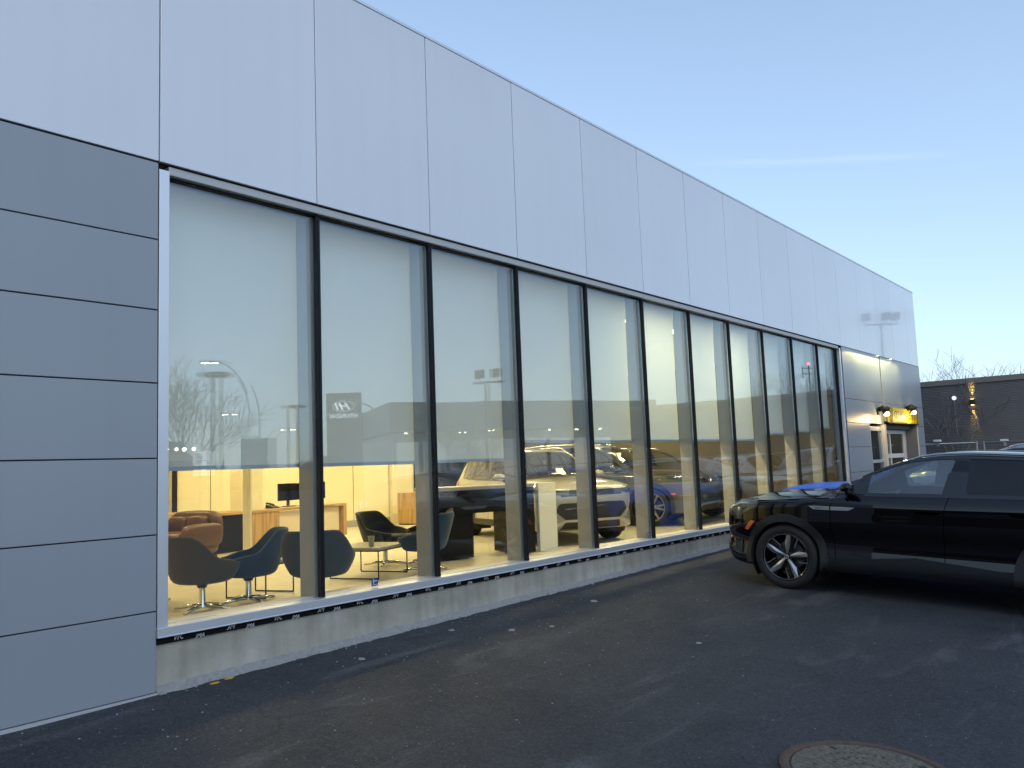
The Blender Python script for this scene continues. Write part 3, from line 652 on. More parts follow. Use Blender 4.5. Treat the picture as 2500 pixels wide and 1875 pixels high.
def patch(mb, S, kind, lo, hi, nu=16, nv=5, off=.004, sgn=1, depth=.012):
    """sheet ruled between two polylines, laid on the body; side (a,z), front (y,z), rear (y,z), top (a,y)"""
    A, Bq = resample(lo, nu), resample(hi, nu); P = []
    for i in range(nu+1):
        row = []
        for j in range(nv+1):
            p = A[i]+(Bq[i]-A[i])*j/nv
            if kind == 'side': q = (S.L/2-p[0], sgn*S.W(p[0], p[1]), p[1])
            elif kind == 'front': q = (S.L/2-S.F(p[0], p[1]), p[0], p[1])
            elif kind == 'rear': q = (S.L/2-S.Rr(p[0], p[1]), p[0], p[1])
            else: q = (S.L/2-p[0], p[1], S.T(p[0], p[1]))
            row.append(np.array(q))
        P.append(row)
    out = {'side': np.array((0,sgn,0)), 'front': np.array((1,0,0)), 'rear': np.array((-1,0,0)), 'top': np.array((0,0,1))}[kind]
    Q, K = [], []
    for i in range(nu+1):
        r1, r2 = [], []
        for j in range(nv+1):
            du = P[min(i+1,nu)][j]-P[max(i-1,0)][j]; dv = P[i][min(j+1,nv)]-P[i][max(j-1,0)]
            n = np.cross(du, dv); l = np.linalg.norm(n); n = n/l if l > 1e-9 else out
            if n.dot(out) < 0: n = -n
            n = n*.7+out*.3; n = n/np.linalg.norm(n)
            r1.append(P[i][j]+n*off); r2.append(P[i][j]-n*depth)
        Q.append(r1); K.append(r2)
    mb.grid(Q)
    # rim back into the body
    ring = [(i,0) for i in range(nu)]+[(nu,j) for j in range(nv)]+[(i,nv) for i in range(nu,0,-1)]+[(0,j) for j in range(nv,0,-1)]
    vs = [Q[i][j] for i, j in ring]+[K[i][j] for i, j in ring]; m = len(ring)
    mb.add(vs, [(i, (i+1) % m, m+(i+1) % m, m+i) for i in range(m)])
    return Q

def pip(p, poly):
    c = False; n = len(poly)
    for i in range(n):
        (x1,y1),(x2,y2) = poly[i], poly[i-1]
        if (y1 > p[1]) != (y2 > p[1]) and p[0] < (x2-x1)*(p[1]-y1)/(y2-y1)+x1: c = not c
    return c

def emblem(mb, M_, r):
    """round badge: ring with a V above a W"""
    n = 28
    mb.tube([M_ @ Vector((r*math.cos(2*PI*k/n), r*math.sin(2*PI*k/n), .004)) for k in range(n)], r*.085, 6, closed=True)
    def st(pts):
        for (x1,y1),(x2,y2) in zip(pts[:-1], pts[1:]):
            a, b = M_ @ Vector((x1*r,y1*r,.004)), M_ @ Vector((x2*r,y2*r,.004)); mb.tube([a, b], r*.085, 6)
    st([(-.40,.86),(0,.12),(.40,.86)]); st([(-.82,.45),(-.36,-.82),(0,-.05),(.36,-.82),(.82,.45)])

WROT = .12+R(40)
def make_wheel(parent, loc, side, style, r=.365, w=.225):
    """axis along local y; side = +1 outer face towards +y"""
    wh = bpy.data.objects.new('wheel', None); COL.objects.link(wh); wh.parent = parent; wh.location = loc
    wh.empty_display_size = .1
    Mx = Matrix.Rotation(-PI/2*side, 4, 'X')                      # local z -> side*y
    rr = r*.735
    g = MB(); h = w/2
    g.lathe([(rr,-h*.85),(rr+.02,-h),(r-.035,-h*1.02),(r-.008,-h*.86),(r,-h*.6),(r,-h*.2),(r-.006,-h*.17),(r-.006,-h*.10),(r,-h*.07),(r,h*.07),(r-.006,h*.10),(r-.006,h*.17),(r,h*.2),(r,h*.6),(r-.008,h*.86),(r-.035,h*1.02),(rr+.03,h*1.04),(rr+.008,h*.96),(rr,h*.86)], 64, Mx)
    g.build('tyre', M['tyre'], wh, smooth=True)
    g = MB(); g.lathe([(rr+.004,h*.90),(rr-.004,h*.93),(rr-.014,h*.90),(rr-.02,h*.5),(rr-.03,-h*.8)], 64, Mx)
    if style == 'blade': g.lathe([(0,h*.30),(rr*.2,h*.34),(rr*.24,h*.16),(0,h*.16)], 40, Mx)
    mt_ = M['gloss_black'] if style == 'blade' else M['rim_grey']
    rim = g.build('rim', mt_, wh, smooth=True)
    g = MB(); g.lathe([(0,-h*.35),(rr*.62,-h*.35),(rr*.62,-h*.5)], 40, Mx); g.build('brake_disc', M['disc'], wh)
    if style == 'blade':
        g = MB(); n5 = 5
        for k in range(n5):                                        # dark broad spokes behind
            a = 2*PI*k/n5+WROT
            Z = Mx @ Matrix.Rotation(a, 4, 'Z')
            g.prism([(.03,-.025),(rr*.55,-.062),(rr-.012,-.085),(rr-.012,.050),(rr*.55,.045),(.03,.025)], Z, h*.10, h*.52)
        g.build('spoke', M['gloss_black'], rim, bevel=.004)
        g = MB()
        for k in range(n5):
            Z = Mx @ Matrix.Rotation(2*PI*k/n5+WROT, 4, 'Z')
            hub, out_ = (.036, 0), (rr-.010, -.045)
            # blade with a ridge: narrow at the hub, widest past the middle, pointed at the rim
            pts = [(.036,-.012,h*.56),(.036,.010,h*.56),(rr*.58,.040,h*.60),(rr-.012,.012,h*.74),(rr-.012,-.030,h*.76),(rr*.60,-.026,h*.60),(rr*.45,.004,h*.70)]
            vs = [Z @ Vector(p) for p in pts]+[Z @ Vector((p[0],p[1],h*.45)) for p in pts[:6]]
            g.add(vs, [(0,1,6),(1,2,6),(2,3,6),(3,4,6),(4,5,6),(5,0,6)]+[(i,(i+1)%6,7+(i+1)%6,7+i) for i in range(6)])
        g.build('blade', M['rim_silver'], rim)
        g = MB()
        for k in range(n5):
            a0 = 2*PI*k/n5+WROT
            Z = Mx @ Matrix.Rotation(a0, 4, 'Z')
            g.prism([(rr*.42,-.075),(rr*.42,-.083),(rr-.008,-.118),(rr-.008,-.105)], Z, h*.45, h*.62)
        g.lathe([(rr-.006,h*.84),(rr-.006,h*.90),(rr-.016,h*.90),(rr-.016,h*.84)], 64, Mx, closed=True)
        g.build('rim_line', M['rim_silver'], rim)
    else:
        g = MB(); n5 = 10 if style == 'multi' else 5
        for k in range(n5):
            for da in ((-.12, .12) if style == 'multi' else (-.16, .16)):
                Z = Mx @ Matrix.Rotation(2*PI*k/n5+da*.6, 4, 'Z') @ Matrix.Rotation(0, 4, 'Z')
                wd = .010 if style == 'multi' else .017
                g.prism([(.04,-wd*1.3),(rr-.01,-wd+da*.18),(rr-.01,wd+da*.18),(.04,wd*1.3)], Z, h*.30, h*.66)
        g.lathe([(0,h*.62),(rr*.22,h*.62),(rr*.25,h*.30)], 32, Mx)
        g.build('spoke', M['rim_silver'], rim, bevel=.003)
    g = MB(); g.lathe([(0,h*.66),(.032,h*.66),(.034,h*.50)], 24, Mx); cap = g.build('hub_cap', M['gloss_black'], rim, smooth=False)
    g = MB(); emblem(g, Mx @ Matrix.Translation((0,0,h*.66)), .026); g.build('hub_emblem', M['rim_silver'], rim)
    return wh

def make_car(name, label, cat, d, paint_, loc, heading, pitch=0, roll=0, group=None, detail=2):
    """heading = angle of the nose direction from +x"""
    S = Shape(d); L = d['L']; wr = d['wr']; fw, rw = d['fw'], d['rw']; Rw = d['R']; ar = d['arch']
    t = thing(name, label, cat, loc, 0, group)
    t.rotation_mode = 'XYZ'; t.rotation_euler = (roll, pitch, heading)
    P = M[paint_]
    # ---- body shell, with the wheel openings and the glass openings left out
    na = sorted(set([0,.006,.015,.03,.05,.075,.10,.13,.16]+[.2+.03*i for i in range(int((L-.4)/.03))]+[L-.2,-.15+L,L-.1,L-.07,L-.04,L-.02,L-.008,L]+d['cuts']))
    na = [a for i, a in enumerate(na) if i == 0 or a-na[i-1] > .004]
    secs = [S.sec(a) for a in na]; m = len(secs[0])
    vid = {}; vs = []
    for i, a in enumerate(na):
        for k in range(m):
            for sg in ((1,) if k in (0, m-1) else (1,-1)):
                vid[i,k,sg] = len(vs); vs.append((L/2-a, sg*secs[i][k][0], secs[i][k][1]))
        for k in (0, m-1): vid[i,k,-1] = vid[i,k,1]
    parts = {'body': [], 'hood': [], 'bumper': [], 'front_door': [], 'rear_door': [], 'tailgate': []}
    glass = d['windows']; c1, c2, c3 = d['doors']; zsill = d['sill']
    for i in range(len(na)-1):
        ac = (na[i]+na[i+1])/2
        for k in range(m-1):
            q = (secs[i][k]+secs[i][k+1]+secs[i+1][k]+secs[i+1][k+1])/4; y, z = q
            side = 10 <= k < 50
            if k < 50 and y > .55:
                if (ac-fw)**2+(z-Rw)**2 < ar**2 or (ac-rw)**2+(z-Rw)**2 < ar**2: continue
            if 30 <= k < 52 and any(pip((ac, z), poly) for poly in glass['cut']): continue
            if k >= 50 and glass['ws'][0] < ac < glass['ws'][1] and y < S.f['wt'](ac)-.05: continue
            key = 'body'
            if k >= 50 and d['hood'][0] < ac < d['hood'][1]: key = 'hood'
            elif ac < .16: key = 'bumper'
            elif side and zsill < z and k < 37 and c1 <= ac < c2: key = 'front_door'
            elif side and zsill < z and k < 37 and c2 <= ac < c3 and (ac-rw)**2+(z-Rw)**2 > (ar+.05)**2: key = 'rear_door'
            for sg in (1,-1):
                f = [vid[i,k,sg], vid[i+1,k,sg], vid[i+1,k+1,sg], vid[i,k+1,sg]]
                f = [x for n_, x in enumerate(f) if x != f[n_-1]]
                if len(f) < 3: continue
                parts[key].append((f if sg == 1 else f[::-1], sg))
    for i, rev in ((0, False), (len(na)-1, True)):
        loop = [vid[i,k,1] for k in range(m)]+[vid[i,k,-1] for k in range(m-2, 0, -1)]
        (parts['bumper'] if i == 0 else parts['body']).append((loop if not rev else loop[::-1], 0))
    doors = {}
    def sub(key, faces):
        if not faces: return None
        me = bpy.data.meshes.new(key); me.from_pydata(vs, [], [f for f, s_ in faces])
        bm = bmesh.new(); bm.from_mesh(me); bmesh.ops.delete(bm, geom=[v for v in bm.verts if not v.link_faces], context='VERTS'); bm.to_mesh(me); bm.free()
        me.materials.append(P); me.polygons.foreach_set('use_smooth', [True]*len(me.polygons)); me.update()
        o = bpy.data.objects.new(key, me); COL.objects.link(o); o.parent = t; return o
    for key in ('body','hood','bumper'): doors[key] = sub(key, parts[key])
    for key in ('front_door','rear_door'):
        for sg in (1,-1): doors[key, sg] = sub(key, [p for p in parts[key] if p[1] == sg])
    # ---- arches, skirts
    for fc in (fw, rw):
        for sg in (1,-1):
            g = MB(); lo, hi = [], []
            a_s = d['arch_a'][0 if fc == fw else 1]
            for n_ in range(25):
                an = R(a_s[0]+(a_s[1]-a_s[0])*n_/24)
                lo.append((fc-math.cos(an)*(ar-.035), Rw+math.sin(an)*(ar-.035))); hi.append((fc-math.cos(an)*(ar+.055), Rw+math.sin(an)*(ar+.055)))
            patch(g, S, 'side', lo, hi, 30, 3, .011, sg, .03)
            # inner liner
            y0, y1 = (S.W(fc, Rw+ar*.9)-.02), .52
            rows = []
            for yy in (y0, y1):
                rows.append([(L/2-(fc-math.cos(R(-35+250*n_/24))*(ar-.02)), sg*yy, Rw+math.sin(R(-35+250*n_/24))*(ar-.02)) for n_ in range(25)])
            g.grid(rows); g.add([rows[1][n_] for n_ in range(25)], [tuple(range(25))])
            g.build('wheel_arch', M[d['clad']], t, smooth=True)
    for sg in (1,-1):
        g = MB(); x0, x1 = fw+ar+.02, rw-ar-.02; zb_ = S.f['zb'](2)
        top = d['skirt']
        patch(g, S, 'side', [(x0,zb_+.03),(x1,zb_+.03)], [(x0,top[0]),((x0+x1)/2,top[1]),(x1,top[2])], 24, 5, .006, sg)
        g.build('side_skirt', M['skirt'] if d['skirt_dark'] else P, t, smooth=True)
    # ---- glass and its black surround
    for sg in (1,-1):
        for key, lo, hi, mt_ in glass['side']:
            g = MB(); patch(g, S, 'side', lo, hi, 14, 6, .001, sg, .006); g.build(key, M[mt_], t, smooth=True)
        g = MB()
        for lo, hi in glass['trim']: patch(g, S, 'side', lo, hi, 18, 2, .005, sg, .02)
        g.build('window_trim', M['gloss_black'], t, smooth=True)
        if glass.get('bright'):
            g = MB()
            for lo, hi in glass['bright']: patch(g, S, 'side', lo, hi, 26, 1, .009, sg, .01)
            g.build('window_strip', M['car_chrome'], t, smooth=True)
    w0, w1 = glass['ws']; wy = lambda a: S.f['wt'](a)-.03
    g = MB(); patch(g, S, 'top', [(w0+.01,-wy(w0)),(w1-.01,-wy(w1))], [(w0+.01,wy(w0)),(w1-.01,wy(w1))], 12, 12, .001, 1, .006); g.build('windscreen', M['car_glass'], t, smooth=True)
    g = MB()
    patch(g, S, 'top', [(w0-.05,-wy(w0)-.02),(w0+.05,-wy(w0)-.02)], [(w0-.05,wy(w0)+.02),(w0+.05,wy(w0)+.02)], 3, 14, .004, 1, .02)
    g.build('cowl', M['trim'], t, smooth=True)
    rz0, rz1, ry = d['rear_glass']
    g = MB(); patch(g, S, 'rear', [(-ry,rz0),(ry,rz0)], [(-ry*.86,rz1),(ry*.86,rz1)], 14, 6, .004); g.build('rear_window', M['privacy'], t, smooth=True)
    # ---- gaps, handles, mirrors
    for sg in (1,-1):
        g = MB()
        for line in d['gaps']:
            lo = line; hi = [(a+.007, z) if abs(line[0][0]-line[-1][0]) < abs(line[0][1]-line[-1][1]) else (a, z+.007) for a, z in line]
            patch(g, S, 'side', lo, hi, 20, 1, .0012, sg, .004)
        g.build('panel_gap', M['gap'], t)
        for (a0, a1, zc), dk in zip(d['handles'], ('front_door','rear_door')):
            par = doors[dk, sg]
            g = MB(); n = 10
            lo = [(a0,zc),(a0+.02,zc-.022),(a1-.02,zc-.022),(a1,zc)]; hi = [(a0,zc),(a0+.02,zc+.024),(a1-.02,zc+.024),(a1,zc)]
            patch(g, S, 'side', lo, hi, 20, 3, .002, sg, .004); g.build('handle_recess', M['gap'], par, smooth=True)
            g = MB(); lo = [(a0+.01,zc+.006),(a1-.012,zc+.006)]; hi = [(a0+.02,zc+.022),(a1-.02,zc+.022)]
            patch(g, S, 'side', lo, hi, 14, 3, .018, sg, .004); g.build('handle', P, par, smooth=True)
        # mirror
        ma, mz = d['mirror']; y0 = S.W(ma+.05, mz-.03)
        mo = MB(); rings = []
        for u, sc_ in ((0,.35),(.06,.8),(.25,1),(.6,1.0),(.85,.82),(1,.4)):
            cx = L/2-ma; cy = sg*(y0+.045+.215*u); cz = mz+.01+.012*u; hh, ww = .062*sc_, .085*sc_
            rings.append([(cx+ww*math.cos(q)*(1.0 if math.cos(q) > 0 else .75)-.03*u, cy, cz+hh*math.sin(q)*(1 if math.sin(q) > 0 else .8)) for q in [2*PI*i/20 for i in range(20)]])
        mo.grid(rings, wrap=True); mo.add(rings[0], [tuple(range(20))]); mo.add(rings[-1], [tuple(range(20))])
        mi = mo.build('wing_mirror', P, t, smooth=True, weld=True)
        mo = MB(); cx = L/2-ma
        mo.obox((cx-.01, sg*(y0+.03), mz-.055), (.05,0,0), (0,.05,.0), (0,sg*.012,.016)); mo.obox((cx-.055, sg*(y0+.165), mz+.012), (.012,0,0), (0,.085,0), (0,0,.045)); mo.build('mirror_foot', M['trim'], mi, bevel=.006)
        mo = MB(); mo.obox((cx+.082-.02, sg*(y0+.165), mz-.018), (.012,0,0), (0,.09,0), (0,0,.006)); mo.build('mirror_indicator', M['rim_grey'], mi, bevel=.003)
        # lamps
        for nm_, lo, hi, mt_, off in d['side_lamps']:
            g = MB(); patch(g, S, 'side', lo, hi, 16, 4, off, sg, .02); g.build(nm_, M[mt_], t, smooth=True)
    # front and rear pieces
    for nm_, kind, lo, hi, mt_, off in d['face']:
        g = MB(); patch(g, S, kind, lo, hi, 24, 4, off, 1, .02); g.build(nm_, M[mt_], t, smooth=True)
        if lo[0][0]*lo[-1][0] > 0:
            g = MB(); patch(g, S, kind, [(-y,z) for y, z in lo], [(-y,z) for y, z in hi], 24, 4, off, 1, .02); g.build(nm_, M[mt_], t, smooth=True)
    ez = d['emblem']; g = MB(); Mf = frame_m((L/2-S.F(0, ez)+.012, 0, ez), (0,1,0), (-.12,0,1)); g.lathe([(0,-.004),(d['er'],-.004),(d['er'],-.02)], 28, Mf); emb0 = g.build('emblem_base', M['gloss_black'], t)
    g = MB(); emblem(g, Mf, d['er']*.92); g.build('emblem', M['car_chrome'], emb0)
    if d.get('rails'):
        a0, a1 = d['rails']
        for sg in (1,-1):
            g = MB(); pts = []
            for i in range(13):
                a = a0+(a1-a0)*i/12; e = min(i, 12-i); pts.append((L/2-a, sg*(S.f['wt'](a)-.015), S.T(a, S.f['wt'](a)-.015)+(.0 if e == 0 else d.get('rail_h', .035))))
            g.tube(pts, d.get('rail_r', .016), 8); g.build('roof_rail', M[d['rail_m']], t, smooth=True)
    if d.get('bars'):
        for a in d['bars']:
            w = S.f['wt'](a)+.02; z = S.T(a, w-.05)+.075
            g = MB(); g.obox((L/2-a, 0, z), (.035,0,0), (0,w,0), (0,0,.013)); rb = g.build('roof_bar', M['trim'], t, bevel=.008)
            g = MB()
            for sg in (1,-1): g.obox((L/2-a, sg*(w-.10), z-.04), (.06,0,0), (0,.03,0), (0,0,.04))
            g.build('bar_foot', M['trim'], rb, bevel=.01)
    # ---- cabin
    if detail >= 1:
        zf = .55; g = MB(); bw = .70
        g.box(L/2-3.9, L/2-1.15, -bw, bw, .32, zf-.15); g.build('cabin_floor', M['cabin'], t)
        g = MB(); g.grid([[(L/2-a, y, z) for a, z in ((w0+.02,S.f['zs'](w0)-.02),(w0+.45,S.f['zs'](w0)+.02),(w0+.62,.92),(w0+.50,.55))] for y in (-bw,-.3,.3,bw)]); g.build('dashboard', M['cabin'], t, smooth=True, solid=.02)
        g = MB(); Ms = frame_m((L/2-w0-.78, d['drv']*.36, .97), (0,1,0), (.42,0,1)); n = 24
        g.tube([Ms @ Vector((.18*math.cos(2*PI*k/n), .18*math.sin(2*PI*k/n), 0)) for k in range(n)], .014, 8, closed=True)
        g.tube([Ms @ Vector((-.17,0,0)), Ms @ Vector((.17,0,0))], .018, 6); g.tube([Ms @ Vector((0,0,0)), Ms @ Vector((0,-.17,0))], .018, 6); g.tube([Ms @ Vector((0,0,0)), Ms @ Vector((0,-.03,-.35))], .03, 8)
        g.build('steering_wheel', M['plastic_blk'], t, smooth=True)
        for yy, a in ((.36, w0+1.15), (-.36, w0+1.15), (.34, w0+2.0), (-.34, w0+2.0)):
            g = MB(); x = L/2-a; rows = []
            for sx, sz, hw, th in ((.28,.55,.24,.07),(.0,.52,.25,.08),(-.14,.58,.25,.09),(-.22,.85,.24,.07),(-.28,1.10,.20,.05)):
                rows.append([(x+sx+th*math.cos(q)*.8, yy+hw*math.sin(q), sz+th*math.cos(q)*.5) for q in [2*PI*i/14 for i in range(14)]])
            g.grid(rows, wrap=True); g.add(rows[0], [tuple(range(14))]); g.add(rows[-1], [tuple(range(14))])
            rows = []
            for hz, hw, th in ((1.14,.06,.03),(1.17,.11,.045),(1.25,.115,.045),(1.30,.08,.03)):
                rows.append([(x-.30+th*math.cos(q), yy+hw*math.sin(q), hz) for q in [2*PI*i/14 for i in range(14)]])
            g.grid(rows, wrap=True); g.add(rows[-1], [tuple(range(14))]); g.add(rows[0], [tuple(range(14))])
            g.tube([(x-.29,yy-.05,1.05),(x-.30,yy-.05,1.16)], .008, 6); g.tube([(x-.29,yy+.05,1.05),(x-.30,yy+.05,1.16)], .008, 6)
            g.build('seat', M['seat_f'], t, smooth=True)
    tr = d['track']/2
    for a in (fw, rw):
        for sg in (1,-1): make_wheel(t, (L/2-a, sg*tr, wr), sg, d['style'], wr, d.get('tw', .235))
    if d.get('extra'): d['extra'](S, t, doors)
    return t, S
def fender_text(S, t, doors):
    for sg in (1,-1):
        a, z = 1.285, .952; y = S.W(a, z)+.0105
        g = MB(); text_mesh(g, 'PRO S', frame_m((S.L/2-a, sg*y, z), (-sg,0,0), (0,0,1)), .034, depth=.001, res=1); g.build('badge_lettering', M['ink'], t)
ID4 = dict(L=4.584, fw=.88, rw=3.65, R=.372, wr=.368, arch=.435, arch_a=((-14,196),(-16,194)), clad='trim', track=1.60, tw=.235, tuck=.955,
    zt=[(0,.78),(.02,.845),(.05,.895),(.1,.945),(.2,.995),(.35,1.03),(.54,1.062),(.8,1.085),(1.05,1.10),(1.22,1.112),(1.32,1.145),(1.7,1.345),(2.05,1.495),(2.28,1.555),(2.5,1.585),(2.8,1.598),(3.2,1.592),(3.6,1.562),(3.95,1.515),(4.15,1.45),(4.3,1.33),(4.45,1.15),(4.53,1.04),(4.57,.95),(4.584,.86)],
    zs=[(0,.70),(.03,.76),(.1,.85),(.2,.905),(.4,.955),(.8,1.0),(1.3,1.04),(2.5,1.065),(3.4,1.085),(4.0,1.09),(4.3,1.06),(4.5,.95),(4.584,.78)],
    zb=[(0,.50),(.03,.41),(.1,.31),(.25,.235),(.45,.215),(1.0,.225),(3.4,.235),(4.0,.26),(4.3,.33),(4.5,.43),(4.584,.55)],
    wm=[(0,.36),(.015,.47),(.03,.545),(.06,.63),(.1,.70),(.17,.775),(.28,.84),(.45,.892),(.65,.918),(.9,.928),(2,.922),(3,.922),(3.7,.93),(4.05,.915),(4.3,.865),(4.45,.79),(4.53,.70),(4.584,.56)],
    wt=[(0,.33),(.05,.52),(.1,.58),(.2,.65),(.4,.71),(.8,.745),(1.2,.765),(1.35,.745),(1.7,.685),(2.1,.625),(2.5,.598),(3.2,.585),(3.9,.565),(4.2,.58),(4.4,.64),(4.584,.50)],
    cr=[(0,.03),(.3,.05),(.8,.055),(1.2,.05),(1.4,.055),(2.2,.045),(3.2,.05),(4.1,.05),(4.4,.06),(4.584,.04)],
    cuts=[1.40,2.55,3.42,1.22,.16], doors=(1.40,2.55,3.42), sill=.30, hood=(.12,1.22), skirt=(.38,.48,.41), skirt_dark=True,
    windows=dict(ws=(1.27,2.22),
        cut=[[(1.78,1.125),(2.535,1.147),(2.63,1.525),(2.36,1.515),(2.12,1.473),(1.90,1.392),(1.755,1.31)],[(2.745,1.15),(3.52,1.165),(3.50,1.49),(3.2,1.525),(2.76,1.53)],[(3.60,1.17),(3.95,1.22),(3.90,1.36),(3.58,1.47)]],
        side=[('front_window',[(1.775,1.12),(2.54,1.145)],[(1.745,1.30),(1.90,1.39),(2.12,1.472),(2.36,1.515),(2.635,1.528)],'car_glass'),
              ('rear_window',[(2.74,1.148),(3.53,1.165)],[(2.755,1.532),(3.2,1.528),(3.51,1.492)],'privacy'),('quarter_window',[(3.59,1.165),(3.98,1.225)],[(3.57,1.478),(3.92,1.365)],'privacy')],
        trim=[([(1.36,1.118),(1.79,1.118)],[(1.36,1.135),(1.55,1.235),(1.79,1.325)]),
              ([(1.70,1.288),(1.90,1.378),(2.12,1.460),(2.36,1.503),(2.7,1.520),(3.2,1.515),(3.52,1.478),(3.95,1.345)],[(1.70,1.315),(1.90,1.408),(2.12,1.490),(2.36,1.533),(2.7,1.548),(3.2,1.542),(3.54,1.503),(4.02,1.36)]),
              ([(1.76,1.098),(2.54,1.120),(3.55,1.140),(4.0,1.20)],[(1.76,1.136),(2.54,1.158),(3.55,1.178),(3.98,1.24)]),
              ([(2.525,1.13),(2.76,1.13)],[(2.615,1.53),(2.765,1.53)]),([(3.51,1.15),(3.61,1.15)],[(3.49,1.49),(3.59,1.47)]),([(3.93,1.2),(4.02,1.22)],[(3.89,1.37),(3.95,1.36)])]),
    rear_glass=(1.18,1.42,.55),
    gaps=[[(1.455,.30),(1.43,.55),(1.40,.8),(1.40,.98),(1.43,1.06),(1.47,1.11)],[(2.545,.30),(2.545,.7),(2.55,.98),(2.60,1.14)],[(3.25,.42),(3.30,.7),(3.44,.86),(3.50,1.1)],[(.52,.985),(.9,1.015),(1.38,1.06)]],
    handles=[(2.27,2.525,.965),(3.14,3.39,.985)], mirror=(1.60,1.175), drv=1,
    side_lamps=[('headlight',[(.13,.80),(.28,.795),(.55,.935)],[(.10,.875),(.28,.945),(.56,.972)],'lamp_in',.001),('headlight_insert',[(.17,.83),(.27,.83),(.40,.89)],[(.16,.87),(.28,.915),(.42,.935)],'gloss_black',.004),('headlight_strip',[(.15,.885),(.30,.94),(.54,.962)],[(.15,.898),(.30,.952),(.55,.970)],'rim_silver',.006),('headlight_lens',[(.12,.79),(.28,.785),(.56,.93)],[(.09,.885),(.28,.955),(.575,.982)],'lens',.010),
        ('side_marker',[(.375,.655),(.465,.765)],[(.42,.645),(.51,.752)],'amber',.006),
        ('fender_trim',[(1.165,.967),(1.22,.934),(1.395,.934)],[(1.165,.969),(1.22,.974),(1.395,.975)],'rim_silver',.009),('door_trim',[(1.41,.934),(1.60,.938),(1.665,.970)],[(1.41,.975),(1.60,.977),(1.668,.974)],'rim_silver',.009),
        ('taillight',[(4.12,.98),(4.45,.96)],[(4.12,1.05),(4.45,1.08)],'red_lens',.006)],
    face=[('lower_grille','front',[(-.62,.32),(.62,.32)],[(-.70,.44),(.70,.44)],'trim',.004),('light_bar','front',[(-.50,.815),(.50,.815)],[(-.50,.832),(.50,.832)],'rim_silver',.004),('number_plate','front',[(-.22,.50),(.22,.50)],[(-.22,.60),(.22,.60)],'trim',.010),('tail_bar','rear',[(-.6,.97),(.6,.97)],[(-.6,1.02),(.6,1.02)],'red_lens',.006)],
    emblem=.80, er=.062, rails=(2.15,3.95), rail_m='rim_silver', rail_h=.022, rail_r=.013, style='blade', extra=fender_text)

